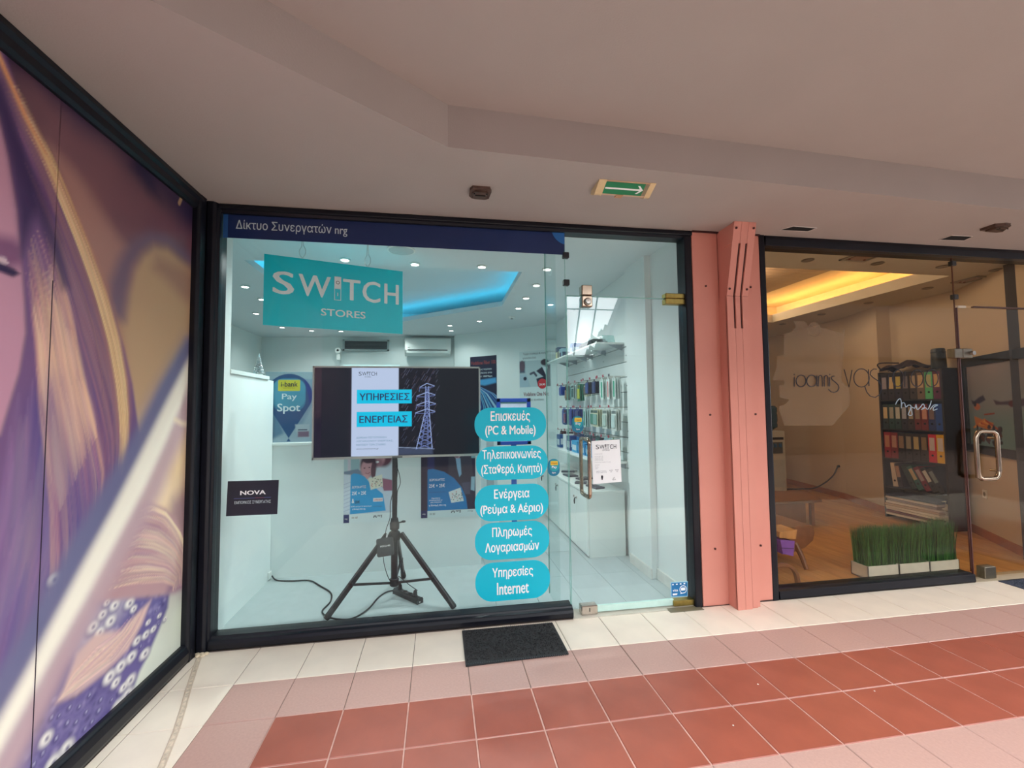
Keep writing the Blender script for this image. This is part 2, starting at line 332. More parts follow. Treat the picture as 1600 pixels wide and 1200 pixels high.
POLYS= {'arc': ([(-0.692, 1.891), (-0.682, 1.979), (-0.636, 2.094), (-0.557, 2.203), (-0.421, 2.307), (-0.278, 2.343), (-0.106, 2.32), (0.048, 2.284), (0.05, 2.246), (-0.136, 2.262), (-0.275, 2.288), (-0.393, 2.258), (-0.478, 2.179), (-0.537, 2.081), (-0.566, 1.966), (-0.577, 1.829), (-0.642, 1.816)], (104, 80, 112), 0.02), 'hair': ([(-1.214, 2.635), (-1.138, 2.497), (-1.059, 2.41), (-0.971, 2.29), (-0.873, 2.157), (-0.766, 2.037), (-0.664, 1.869), (-0.574, 1.696), (-0.514, 1.537), (-0.451, 1.293), (-0.498, 1.057), (-0.551, 0.836), (-0.619, 0.607), (-0.783, 0.4), (-0.856, 0.065), (-1.194, -0.047), (-1.638, 0.28), (-1.693, 1.314), (-1.262, 1.264), (-1.146, 1.335), (-1.124, 1.419), (-1.089, 1.55), (-1.072, 1.686), (-1.083, 1.797), (-1.103, 1.949), (-1.123, 2.098), (-1.161, 2.257), (-1.201, 2.387), (-1.329, 2.541), (-1.551, 2.658), (-1.447, 2.853)], (112, 74, 128), 0.008), 'face': ([(-1.75, 2.403), (-1.551, 2.658), (-1.329, 2.541), (-1.201, 2.387), (-1.161, 2.257), (-1.123, 2.098), (-1.103, 1.949), (-1.083, 1.797), (-1.072, 1.686), (-1.089, 1.55), (-1.124, 1.419), (-1.146, 1.335), (-1.258, 1.187), (-1.68, 1.075)], (186, 130, 152), 0.012), 'brow': ([(-1.301, 2.019), (-1.18, 1.991), (-1.136, 1.999), (-1.102, 1.983), (-1.089, 1.919), (-1.153, 1.888), (-1.294, 1.883)], (120, 70, 112), 0.012), 'white': ([(-1.295, 1.893), (-1.198, 1.92), (-1.159, 1.925), (-1.145, 1.908), (-1.175, 1.89), (-1.293, 1.86)], (200, 170, 180), 0.004), 'lash': ([(-1.294, 1.873), (-1.176, 1.902), (-1.126, 1.897), (-1.102, 1.886), (-1.129, 1.867), (-1.174, 1.871), (-1.293, 1.848)], (48, 28, 70), 0.004), 'darkhair': ([(-1.2, 2.376), (-1.161, 2.257), (-1.123, 2.098), (-1.101, 1.95), (-1.068, 2.076), (-1.045, 2.133), (-0.974, 2.013), (-0.934, 1.907), (-0.953, 2.05), (-1.049, 2.202), (-1.132, 2.365), (-1.195, 2.479), (-1.293, 2.572), (-1.287, 2.473)], (52, 34, 82), 0.012), 'deep': ([(-1.008, 1.418), (-0.959, 1.513), (-0.827, 1.265), (-0.714, 1.014), (-0.62, 1.078), (-0.507, 1.237), (-0.497, 1.027), (-0.591, 0.819), (-0.801, 0.756), (-0.901, 0.934), (-0.97, 1.184)], (66, 56, 132), 0.035), 'ponytail': ([(-0.563, 0.76), (-0.512, 0.898), (-0.448, 0.957), (-0.367, 0.962), (-0.227, 0.894), (-0.124, 0.812), (-0.037, 0.691), (0.031, 0.526), (0.004, 0.409), (-0.134, 0.418), (-0.352, 0.484), (-0.578, 0.568), (-0.645, 0.607), (-0.66, 0.678)], (204, 160, 148), 0.008), 'ponyshade': ([(-0.335, 0.633), (-0.19, 0.607), (-0.047, 0.517), (-0.036, 0.424), (-0.182, 0.447), (-0.138, 0.498), (-0.255, 0.58)], (128, 94, 140), 0.012), 'sequin': ([(-0.645, 0.607), (-0.494, 0.557), (-0.164, 0.44), (-0.177, 0.362), (-0.25, 0.281), (-0.328, 0.204), (-0.393, 0.155), (-0.448, 0.087), (-0.591, 0.069), (-0.765, 0.044), (-0.834, 0.024), (-1.076, -0.029), (-1.165, 0.11), (-0.95, 0.291), (-0.845, 0.41), (-0.74, 0.515)], (84, 70, 138), 0.006), 'lock': ([(-0.322, 0.462), (-0.386, 0.376), (-0.481, 0.305), (-0.621, 0.284), (-0.777, 0.285), (-0.875, 0.315), (-0.842, 0.349), (-0.785, 0.45), (-0.686, 0.477), (-0.529, 0.415), (-0.408, 0.447)], (214, 176, 164), 0.008), 'beltblue': ([(0.067, 1.898), (0.073, 1.782), (-0.158, 1.486), (-0.377, 1.162), (-0.615, 0.909), (-0.799, 0.705), (-0.937, 0.553), (-1.054, 0.424), (-1.173, 0.269), (-1.611, -0.249), (-1.638, 0.28), (-1.217, 0.396), (-1.106, 0.558), (-0.996, 0.682), (-0.854, 0.872), (-0.68, 1.075), (-0.509, 1.267), (-0.304, 1.549), (-0.081, 1.817)], (96, 98, 138), 0.008), 'belttan': ([(0.076, 1.724), (0.091, 1.415), (-0.049, 1.197), (-0.245, 0.914), (-0.412, 0.705), (-0.536, 0.545), (-0.682, 0.396), (-0.822, 0.253), (-0.942, 0.13), (-1.258, -0.155), (-1.597, -0.513), (-1.625, 0.016), (-1.17, 0.209), (-1.029, 0.387), (-0.881, 0.548), (-0.7, 0.745), (-0.516, 0.972), (-0.29, 1.284), (-0.07, 1.598)], (196, 164, 168), 0.02), 'beltcream': ([(0.071, 1.82), (0.077, 1.705), (-0.053, 1.525), (-0.223, 1.263), (-0.404, 1.025), (-0.591, 0.819), (-0.746, 0.646), (-0.874, 0.521), (-0.993, 0.396), (-1.092, 0.296), (-1.205, 0.165), (-1.607, -0.328), (-1.625, 0.016), (-1.174, 0.288), (-1.097, 0.39), (-0.999, 0.497), (-0.88, 0.642), (-0.754, 0.795), (-0.599, 0.975), (-0.436, 1.184), (-0.233, 1.45), (-0.072, 1.652)], (238, 232, 206), 0.008)}
GUIDES= {'edge': ([(-1.278, 2.669), (-1.21, 2.566), (-1.137, 2.464), (-1.058, 2.375), (-0.969, 2.254), (-0.871, 2.119), (-0.763, 1.983), (-0.661, 1.813), (-0.593, 1.65), (-0.538, 1.417), (-0.548, 1.182)], [(-1.333, 2.619), (-1.229, 2.518), (-1.162, 2.413), (-1.086, 2.323), (-1.005, 2.187), (-0.923, 2.048), (-0.841, 1.907), (-0.765, 1.738), (-0.712, 1.554), (-0.694, 1.335), (-0.719, 1.122)]), 'mid': ([(-1.045, 2.133), (-0.974, 2.017), (-0.915, 1.887), (-0.865, 1.747), (-0.811, 1.573), (-0.732, 1.364), (-0.667, 1.168), (-0.676, 0.979)], [(-1.096, 1.951), (-1.066, 1.801), (-1.033, 1.647), (-1.01, 1.464), (-0.974, 1.278), (-0.935, 1.037), (-0.922, 0.8), (-0.938, 0.576)]), 'low': ([(-0.745, 1.633), (-0.698, 1.417), (-0.72, 1.148), (-0.745, 0.942), (-0.801, 0.756), (-0.881, 0.548)], [(-1.11, 1.505), (-1.122, 1.291), (-1.133, 1.082), (-1.165, 0.888), (-1.196, 0.705), (-1.251, 0.366)]), 'pony': ([(-0.549, 0.807), (-0.446, 0.912), (-0.296, 0.877), (-0.138, 0.737), (-0.016, 0.542), (-0.075, 0.439)], [(-0.639, 0.629), (-0.498, 0.631), (-0.332, 0.579), (-0.185, 0.522), (-0.107, 0.469), (-0.122, 0.424)]), 'lockg': ([(-0.321, 0.456), (-0.417, 0.361), (-0.564, 0.292), (-0.778, 0.298), (-0.875, 0.315)], [(-0.467, 0.458), (-0.57, 0.42), (-0.683, 0.423), (-0.798, 0.383), (-0.855, 0.321)])}
RW= [(-0.908, 0.781, 0.035, 0.029), (-0.58, 0.547, 0.037, 0.026), (-0.481, 0.515, 0.041, 0.027), (-0.653, 0.54, 0.032, 0.023), (-0.602, 0.489, 0.04, 0.028), (-0.705, 0.513, 0.039, 0.028), (-0.665, 0.471, 0.034, 0.024), (-0.451, 0.476, 0.029, 0.019), (-0.629, 0.58, 0.024, 0.017), (-0.357, 0.221, 0.046, 0.028), (-0.456, 0.258, 0.046, 0.029), (-0.527, 0.254, 0.046, 0.031), (-0.596, 0.248, 0.045, 0.032), (-0.419, 0.314, 0.037, 0.023), (-0.353, 0.31, 0.036, 0.022), (-0.295, 0.309, 0.03, 0.018), (-0.338, 0.362, 0.025, 0.015), (-0.458, 0.153, 0.045, 0.03), (-0.478, 0.099, 0.051, 0.033), (-0.535, 0.086, 0.054, 0.036), (-0.817, 0.107, 0.044, 0.035), (-0.878, 0.098, 0.046, 0.036), (-0.913, 0.211, 0.036, 0.029), (-0.555, 0.2, 0.035, 0.024), (-0.503, 0.149, 0.034, 0.022), (-0.248, 0.354, 0.023, 0.013), (-0.198, 0.315, 0.02, 0.012)]
RD= [(-0.658, 0.141, 0.039, 0.028), (-0.727, 0.181, 0.029, 0.021), (-0.764, 0.227, 0.026, 0.02), (-0.814, 0.255, 0.029, 0.022), (-0.712, 0.239, 0.027, 0.021), (-0.648, 0.18, 0.032, 0.022), (-0.822, 0.202, 0.031, 0.025), (-0.872, 0.179, 0.031, 0.026), (-0.778, 0.176, 0.028, 0.021), (-0.73, 0.117, 0.03, 0.022), (-0.929, 0.168, 0.029, 0.024), (-0.897, 0.272, 0.027, 0.022), (-0.694, 0.12, 0.03, 0.022), (-0.617, 0.082, 0.028, 0.019), (-0.58, 0.138, 0.026, 0.018), (-0.751, 0.089, 0.031, 0.024), (-0.861, 0.256, 0.021, 0.016), (-0.255, 0.313, 0.023, 0.014), (-0.393, 0.272, 0.028, 0.018), (-0.278, 0.39, 0.023, 0.014), (-0.965, 0.156, 0.028, 0.024)]
SEAM, PEEL = [(-0.967, 1.825), (-0.964, 1.394), (-0.976, 1.093), (-0.984, 0.71), (-0.983, 0.205)], [(-0.175, 2.661), (-0.142, 2.647), (-0.182, 2.562)]
NAME= [[(4.01, 1.615), (4.006, 1.545)], [(4.008, 1.641), (4.012, 1.634)], [(4.109, 1.587), (4.107, 1.574), (4.1, 1.561), (4.09, 1.552), (4.078, 1.545), (4.065, 1.543), (4.051, 1.545), (4.04, 1.552), (4.031, 1.561), (4.026, 1.574), (4.024, 1.587), (4.027, 1.601), (4.034, 1.613), (4.044, 1.623), (4.056, 1.629), (4.069, 1.632), (4.082, 1.629), (4.094, 1.623), (4.103, 1.613), (4.108, 1.601), (4.109, 1.587)], [(4.201, 1.587), (4.199, 1.574), (4.192, 1.561), (4.182, 1.551), (4.169, 1.545), (4.156, 1.543), (4.143, 1.545), (4.131, 1.551), (4.122, 1.561), (4.117, 1.574), (4.116, 1.587), (4.118, 1.601), (4.125, 1.613), (4.135, 1.623), (4.147, 1.63), (4.161, 1.632), (4.174, 1.63), (4.186, 1.623), (4.195, 1.613), (4.2, 1.601), (4.201, 1.587)], [(4.204, 1.628), (4.203, 1.545)], [(4.215, 1.545), (4.219, 1.622)], [(4.219, 1.606), (4.22, 1.615), (4.224, 1.623), (4.23, 1.628), (4.237, 1.63), (4.243, 1.628), (4.249, 1.623), (4.252, 1.615), (4.253, 1.606), (4.251, 1.545)], [(4.266, 1.545), (4.271, 1.622)], [(4.27, 1.606), (4.271, 1.615), (4.276, 1.623), (4.281, 1.628), (4.288, 1.63), (4.294, 1.628), (4.3, 1.623), (4.303, 1.615), (4.304, 1.606), (4.302, 1.545)], [(4.32, 1.616), (4.316, 1.545)], [(4.317, 1.642), (4.323, 1.635)], [(4.362, 1.623), (4.342, 1.623), (4.332, 1.612), (4.341, 1.595), (4.367, 1.578), (4.389, 1.558), (4.396, 1.534), (4.383, 1.51), (4.351, 1.497), (4.324, 1.504), (4.302, 1.524)], [(4.451, 1.677), (4.487, 1.539), (4.522, 1.672)], [(4.675, 1.611), (4.67, 1.588), (4.658, 1.568), (4.642, 1.553), (4.621, 1.542), (4.6, 1.539), (4.578, 1.543), (4.559, 1.553), (4.545, 1.569), (4.536, 1.588), (4.534, 1.61), (4.538, 1.633), (4.55, 1.652), (4.566, 1.668), (4.586, 1.679), (4.608, 1.682), (4.63, 1.679), (4.649, 1.669), (4.664, 1.653), (4.672, 1.633), (4.675, 1.611)], [(4.672, 1.678), (4.669, 1.547)], [(4.747, 1.679), (4.719, 1.681), (4.692, 1.664), (4.684, 1.637), (4.711, 1.613), (4.754, 1.588), (4.78, 1.557), (4.782, 1.519), (4.759, 1.478), (4.721, 1.457), (4.674, 1.468), (4.644, 1.502), (4.63, 1.544)], [(4.855, 1.638), (4.848, 1.537)], [(4.854, 1.664), (4.858, 1.659)], [(4.991, 1.608), (4.987, 1.588), (4.979, 1.569), (4.966, 1.554), (4.951, 1.545), (4.935, 1.542), (4.92, 1.545), (4.906, 1.555), (4.896, 1.569), (4.89, 1.588), (4.889, 1.608), (4.893, 1.628), (4.901, 1.647), (4.913, 1.661), (4.928, 1.671), (4.944, 1.674), (4.96, 1.671), (4.973, 1.662), (4.984, 1.647), (4.99, 1.628), (4.991, 1.608)], [(5.01, 1.664), (5.001, 1.537)], [(5.18, 1.608), (5.175, 1.587), (5.166, 1.569), (5.152, 1.554), (5.135, 1.545), (5.117, 1.541), (5.099, 1.545), (5.084, 1.554), (5.072, 1.569), (5.065, 1.588), (5.064, 1.608), (5.068, 1.629), (5.077, 1.647), (5.091, 1.662), (5.108, 1.671), (5.126, 1.675), (5.144, 1.672), (5.159, 1.662), (5.171, 1.647), (5.178, 1.629), (5.18, 1.608)], [(5.325, 1.608), (5.32, 1.587), (5.31, 1.567), (5.295, 1.552), (5.277, 1.542), (5.258, 1.539), (5.239, 1.542), (5.222, 1.552), (5.21, 1.567), (5.203, 1.587), (5.201, 1.608), (5.206, 1.63), (5.216, 1.649), (5.231, 1.664), (5.248, 1.674), (5.268, 1.678), (5.287, 1.675), (5.303, 1.665), (5.316, 1.649), (5.323, 1.63), (5.325, 1.608)]]
SCRIPT= [[(4.905, 1.4), (4.925, 1.431), (4.95, 1.446), (4.96, 1.42), (4.957, 1.37), (4.966, 1.41), (4.99, 1.41), (5.0, 1.379), (5.025, 1.394), (5.049, 1.389), (5.04, 1.359), (5.02, 1.318), (5.056, 1.318), (5.048, 1.379), (5.083, 1.368), (5.098, 1.399), (5.107, 1.358), (5.139, 1.378), (5.165, 1.403), (5.176, 1.378), (5.144, 1.357), (5.187, 1.372), (5.205, 1.357), (5.232, 1.392), (5.247, 1.428)], [(5.229, 1.357), (5.249, 1.377), (5.269, 1.392), (5.306, 1.392), (5.268, 1.377), (5.26, 1.351), (5.297, 1.361)]]
DECAL= [(3.887, 1.935), (3.944, 1.941), (4.006, 1.965), (4.053, 2.0), (4.047, 2.034), (4.037, 2.047), (4.117, 2.05), (4.147, 2.039), (4.161, 2.009), (4.177, 2.023), (4.215, 2.003), (4.262, 2.018), (4.285, 1.998), (4.324, 1.997), (4.378, 1.979), (4.456, 1.958), (4.471, 1.96), (4.481, 1.995), (4.488, 1.995), (4.476, 1.898), (4.447, 1.677), (4.434, 1.582), (4.495, 1.541), (4.506, 1.459), (4.494, 1.391), (4.419, 1.324), (4.337, 1.244), (3.918, 1.251), (3.892, 1.33), (3.875, 1.364), (3.881, 1.397), (3.933, 1.409), (3.973, 1.446), (3.891, 1.463), (3.888, 1.556), (3.933, 1.559), (3.935, 1.592), (3.834, 1.592), (3.843, 1.622), (3.871, 1.675), (3.884, 1.779), (3.94, 1.783), (3.948, 1.934)]
HEAD= (4.215, 1.996), (4.261, 1.997)
X3= {'navy': [(-1.216, 2.682), (-1.074, 2.687), (-0.868, 2.691), (-0.512, 2.672), (0.029, 2.652), (0.039, 2.451), (-0.146, 2.479), (-0.325, 2.495), (-0.432, 2.531), (-0.499, 2.594), (-0.701, 2.59), (-0.894, 2.566), (-1.07, 2.618), (-1.212, 2.608)], 'navy2': [(-0.574, 2.552), (-0.445, 2.498), (-0.353, 2.51), (-0.41, 2.599), (-0.534, 2.644)], 'mauve': [(-1.119, 2.581), (-0.895, 2.579), (-0.681, 2.573), (-0.431, 2.505), (-0.046, 2.456), (0.039, 2.451), (0.051, 2.219), (-0.106, 2.32), (-0.278, 2.349), (-0.421, 2.307), (-0.514, 2.251), (-0.617, 2.13), (-0.701, 2.201), (-0.815, 2.317), (-0.915, 2.365), (-1.035, 2.449)], 'tan': [(-1.005, 2.395), (-0.89, 2.358), (-0.779, 2.285), (-0.641, 2.189), (-0.577, 2.166), (-0.66, 2.014), (-0.692, 1.891), (-0.765, 2.01), (-0.873, 2.157), (-0.956, 2.273)], 'rose': [(-0.557, 2.212), (-0.401, 2.42), (-0.048, 2.493), (0.042, 2.4), (-0.04, 2.332), (-0.278, 2.349), (-0.421, 2.307)], 'seatin': [(-0.392, 2.252), (-0.275, 2.281), (-0.135, 2.251), (0.021, 2.237), (0.068, 1.878), (-0.081, 1.817), (-0.306, 1.582), (-0.471, 1.417), (-0.523, 1.537), (-0.574, 1.77), (-0.558, 1.969), (-0.528, 2.084), (-0.477, 2.173)], 'seatdk': [(-0.364, 2.202), (-0.034, 2.22), (0.05, 2.226), (0.06, 2.033), (-0.092, 2.035), (-0.265, 2.097), (-0.386, 2.129)], 'belttan': [(0.076, 1.724), (0.088, 1.473), (-0.084, 1.236), (-0.284, 0.955), (-0.483, 0.772), (-0.62, 0.621), (-0.761, 0.475), (-0.885, 0.34), (-1.008, 0.202), (-1.263, -0.064), (-1.6, -0.447), (-1.621, -0.05), (-1.17, 0.209), (-1.029, 0.387), (-0.881, 0.548), (-0.7, 0.745), (-0.516, 0.972), (-0.29, 1.284), (-0.07, 1.598)], 'ponytail': [(-0.628, 0.78), (-0.529, 0.902), (-0.448, 0.964), (-0.367, 0.962), (-0.227, 0.894), (-0.124, 0.812), (-0.037, 0.691), (0.038, 0.523), (0.017, 0.404), (-0.11, 0.415), (-0.302, 0.473), (-0.537, 0.557), (-0.693, 0.611), (-0.732, 0.692)], 'lowright': [(0.091, 1.415), (0.103, 1.184), (-0.287, 1.218), (-0.227, 1.348)], 'shade2': [(-0.201, 0.831), (-0.057, 0.714), (0.138, 0.49), (0.121, 0.837), (-0.037, 0.942), (-0.16, 0.93)]}
# ================================================================ SETTING
# ---- arcade floor: grout bed and single tiles
fl = struct('floor')
box('grout_bed', (-.1, 9.5, -3.2, .35, -.06, -.004), M['grout'], fl)
TS = .30
box('grout_bed', (.6, 8.1, -1.2, -.6, -.01, -.0030), M['grout_light'], fl)
def tile_mesh(name, w, d, mat, g):
    mb = MB(); x0, x1, y0, y1 = -w/2+g, w/2-g, -d/2+g, d/2-g; c = .0022
    mb.add([(x0, y0, -.02), (x1, y0, -.02), (x1, y1, -.02), (x0, y1, -.02), (x0, y0, -.0025), (x1, y0, -.0025), (x1, y1, -.0025), (x0, y1, -.0025),
            (x0+c, y0+c, 0), (x1-c, y0+c, 0), (x1-c, y1-c, 0), (x0+c, y1-c, 0)],
           [(0, 3, 2, 1), (0, 1, 5, 4), (1, 2, 6, 5), (2, 3, 7, 6), (3, 0, 4, 7), (4, 5, 9, 8), (5, 6, 10, 9), (6, 7, 11, 10), (7, 4, 8, 11), (8, 9, 10, 11)])
    return mb.build(name, mat, fl, origin=(0, 0, 0))
protos = {k: tile_mesh('tile', .3, .3, M['tile_'+k], g) for k, g in (('white', .0014), ('pink', .0016), ('rust', .0032))}
protos['row'] = tile_mesh('tile', .3, .36, M['tile_white'], .0014)
used = set()
def put_tile(k, x, y, rz=0):
    p = protos[k]; o = p if k not in used else p.copy()
    if k in used: COL.objects.link(o)
    used.add(k); o.location = (x, y, random.uniform(-.0008, .0006)); o.rotation_euler = (random.uniform(-.0012, .0012), random.uniform(-.0012, .0012), rz)
for i in range(-1, 27):
    for j in range(0, 9):
        x = TS*i+.15; y = -TS*j-.15
        if i == -1:                       # cut tiles against the poster wall
            continue
        b = min(i, j) if j < 4 else (i if i < 1 else (1 if i < 2 else (1 if j == 4 else 0)))
        if j >= 4: b = 0 if i < 1 else 1 if (i < 2 or j == 4) else 0
        k = 'white' if b == 0 else 'pink' if b == 1 else 'rust'
        if j == 0: put_tile('row', x, -.12)
        else: put_tile(k, x, y)
for j in range(0, 9):
    mb = MB().box(-.044, -.0016, -TS*(j+1)+.0016+(0), -TS*j-.0016 if j else .06, -.02, 0)
    mb.build('tile', M['tile_white'], fl, bev=.001)
box('tile', (8.104, 9.5, -2.7, .06, -.02, -.001), M['tile_white'], fl)
# expansion joint: a thin mortar ridge running out from the corner
jt = MB()
jp = [(-.02, .04), (.03, -.12), (.09, -.30), (.15, -.47), (.20, -.62), (.26, -.84), (.34, -1.1), (.42, -1.4)]
jt.tube([(x-.010, y, .0005) for x, y in jp], .0035, 6); jt.tube([(x+.012, y, .0005) for x, y in jp], .003, 6)
jm = []
jt2 = MB()
for (a, b), (c, d) in zip(jp[:-1], jp[1:]):
    jt2.add([(a-.013, b, .0008), (a+.015, b, .0008), (c+.015, d, .0008), (c-.013, d, .0008), (a-.013, b, -.003), (a+.015, b, -.003), (c+.015, d, -.003), (c-.013, d, -.003)],
            [(0, 1, 2, 3), (0, 3, 7, 4), (1, 5, 6, 2)])
t1 = struct('trim_1', (0, 0, 0))
jt.build('mortar_ridge', cm((196, 176, 156)), t1); jt2.build('joint_filler', pmat('dirty mortar', (200, 184, 164), .9, var=.35, scale=45), t1)
mw = MB()
for k in range(5): mw.lathe([(.0, .0), (.014, .002), (.011, .010), (0, .013)], (-.02+.012*k-.012, .035-.02*(k % 2), .001), 8)
mw.build('mortar_lump', cm((214, 196, 168)), t1)
# floor beyond the built tiles (gallery side, seen only as light bounce)
fg = struct('floor')
box('paving', (-7, 40, -12, -3.2, -.06, -.002), M['paving'], fg)
box('paving', (9.5, 40, -3.2, .35, -.06, -.002), M['paving'], fg)
# ---- arcade ceiling: low strip along the shops, riser, higher field
ce = struct('ceiling')
low = [(-.30, .14), (13, .14), (13, -.24), (5.2, -.565), (2.415, -.685), (1.39, -.735), (.455, -1.393), (-.35, -1.96), (-.35, .14)]
MB().prism(low, 2, 2.685, 2.95).build('plaster_strip', M['ceil'], ce)
MB().prism([(-.5, -.1), (13, -.1), (13, -2.62), (-.5, -2.62)], 2, 2.90, 3.10).build('plaster_field', M['ceil'], ce)
hole_pts = [((3.80, -.05), (3.85, -.125), (4.045, -.12), (4.03, -.055)), ((5.20, -.05), (5.20, -.14), (5.39, -.145), (5.42, -.065))]
for n, q in enumerate(hole_pts):
    t = thing('ceiling_cutout', ['dark square cut-out in the arcade ceiling beside the pink pillar', 'dark square cut-out in the arcade ceiling above the office door side'][n], 'ceiling hole', (q[0][0], q[0][1], 2.68), 'square cut-outs in the arcade ceiling')
    MB().prism(q, 2, 2.681, 2.686).build('opening', M['hole'], t)
    mb = MB()
    for a, b in zip(q, q[1:]+q[:1]):
        mb.tube([(a[0], a[1], 2.682), (b[0]*.98+a[0]*.02, b[1], 2.682)], .0035, 5)
    mb.build('torn_edge', cm((206, 196, 190)), t)
# brown ceiling fittings
def brown_box(q, label):
    t = thing('ceiling_fitting', label, 'ceiling fitting', (q[0][0], q[0][1], 2.66))
    MB().prism(q, 2, 2.668, 2.685).build('plate', M['brownf'], t, bev=.003)
    cx = sum(p[0] for p in q)/len(q); cy = sum(p[1] for p in q)/len(q)
    q2 = [(cx+(p[0]-cx)*.72, cy+(p[1]-cy)*.68) for p in q]
    MB().prism(q2, 2, 2.656, 2.669).build('cover', cm((84, 62, 50)), t, bev=.003)
    MB().box(cx-.03, cx+.03, cy-.012, cy-.006, 2.653, 2.657).build('slot', M['hole'], t)
    for sx in (-.036, .036): MB().cyl((cx+sx, cy-.03, 2.652), (cx+sx, cy-.03, 2.657), .004, 8).build('screw', M['hole'], t)
brown_box([(1.525, -.345), (1.540, -.377), (1.637, -.375), (1.650, -.346), (1.643, -.266), (1.630, -.252), (1.545, -.252), (1.527, -.282)], 'small brown eight-sided fitting on the ceiling above the turquoise sign shop')
brown_box([(5.27, -.27), (5.27, -.36), (5.33, -.385), (5.38, -.38), (5.44, -.30), (5.42, -.265)], 'brown oval fitting on the ceiling at the far right above the office')
# exit light
t = thing('exit_light', 'green ceiling light with a white arrow pointing right and cream ends', 'exit sign', (2.41, -.50, 2.60))
pr_ = [(-.548, 2.686), (-.547, 2.680), (-.470, 2.6435), (-.455, 2.6435), (-.42, 2.662), (-.42, 2.686)]
MB().prism(pr_, 0, 2.278, 2.545).build('diffuser', cm((205, 170, 140), .3), t)
for a, b in ((2.236, 2.280), (2.543, 2.575)): MB().prism([(y*1.0+(.004 if y > -.5 else -.004), z-.002 if z < 2.65 else z) for y, z in pr_], 0, a, b).build('end_cap', M['cream'], t, bev=.004)
FS = Matrix.Translation((2.41, -.5095, 2.6606)) @ Matrix.Rotation(math.atan2(-.0365, .077), 4, 'X')
MB(FS).box(-.128, .108, -.039, .039, -.002, .0015).build('sign_face', M['green'], t)
MB(FS).box(.108, .132, -.038, .038, -.002, .001).build('sign_panel', cm((140, 128, 104), .3), t)
mb = MB(FS).box(-.124, .094, -.005, .005, -.0035, -.002)
for s in (1, -1): mb.add([(x, y, z) for z in (-.0035, -.002) for x, y in ((.066, s*.026), (.079, s*.026), (.106, 0), (.090, 0))], [(0, 1, 2, 3), (4, 5, 6, 7), (0, 1, 5, 4), (1, 2, 6, 5)])
mb.build('arrow', M['letter'], t)
MB().box(2.37, 2.41, -.475, -.44, 2.638, 2.65).build('catch', cm((190, 140, 100)), t)
# ---- left wall with its frame
wl = struct('wall_left', (-.2, -1.4, 0))
box('masonry', (-.35, -.095, -2.72, .10, 0, 2.95), M['concrete'], wl)
fr = struct('trim_2', (-.07, -1.3, 0))
def chan(name, pts0, pts1, prof, mat, parent):    # rounded channel swept straight from pts0 to pts1
    pass
MB().prism([(-.095, 0), (-.046, 0), (-.040, .02), (-.040, .055), (-.05, .088), (-.062, .098), (-.095, .098)], 1, -2.72, -.01).build('bottom_rail', M['black'], fr, bev=.003)
MB().prism([(-.095, 2.685), (-.04, 2.685), (-.036, 2.66), (-.05, 2.645), (-.052, 2.615), (-.066, 2.60), (-.095, 2.60)], 1, -2.72, -.01).build('top_rail', M['black'], fr, bev=.003)
MB().prism([(-.095, -.046), (-.052, -.046), (-.040, -.034), (-.038, .02), (-.046, .034), (-.056, .04), (-.056, .10), (-.095, .10)], 2, 0, 2.685).build('jamb', M['black'], fr, bev=.003)
# ---- facade frames, shop A
w1 = struct('window_1', (1.1, .1, 0))
def jamb(x0, x1, z0, z1, par, name='jamb'):
    return MB().prism([(x0, .066), (x0+.006, .060), (x1-.012, .060), (x1, .076), (x1, .17), (x0, .17)], 2, z0, z1).build(name, M['black'], par, bev=.003)
MB().prism([(-.056, .052), (-.044, .044), (-.012, .044), (.0, .056), (.004, .068), (.014, .076), (.016, .17), (-.056, .17)], 2, 0, 2.685).build('jamb', M['black'], w1, bev=.002)
MB().prism([(.17, 0), (.072, 0), (.058, .012), (.056, .04), (.064, .058), (.082, .064), (.088, .076), (.17, .076)], 0, .016, 2.226).build('sill_rail', M['black'], w1, bev=.002)
MB().prism([(.17, 2.685), (.068, 2.685), (.060, 2.677), (.062, 2.655), (.080, 2.650), (.086, 2.634), (.17, 2.634)], 0, .016, 3.172).build('head_rail', M['black'], w1, bev=.002)
jamb(3.112, 3.172, 0, 2.64, w1)
box('pane', (.016, 2.222, .110, .118, .066, 2.64), M['glassA'], w1)
box('pane_edge', (2.2222, 2.2242, .110, .118, .076, 2.64), M['edge'], w1)
# projecting glass fin behind the pane (stiffener)
box('fin', (2.150, 2.158, .124, .42, .03, 2.67), M['glassA'], w1)
box('pane_edge', (2.150, 2.158, .420, .423, .03, 2.67), M['edge'], w1)
w2 = struct('window_2', (2.66, .1, 2.19))
box('pane', (2.230, 3.112, .110, .118, 2.192, 2.64), M['glassA'], w2)
box('pane_edge', (2.230, 3.112, .110, .118, 2.1895, 2.1915), M['edge'], w2)
for z in (2.475, 2.28):
    box('clamp', (2.208, 2.252, .096, .132, z-.021, z+.021), M['hard'], w2, bev=.004)
d1 = struct('door_1', (2.66, .1, 0))
box('pane', (2.232, 3.104, .110, .118, .045, 2.184), M['glassD'], d1)
box('pane_edge', (2.232, 3.104, .110, .118, 2.1843, 2.1865), M['edge'], d1)
box('pane_edge', (2.2295, 2.2317, .110, .118, .045, 2.184), M['edge'], d1)
box('bottom_rail', (2.38, 2.97, .103, .125, .012, .052), cm((196, 226, 216), .3), d1)
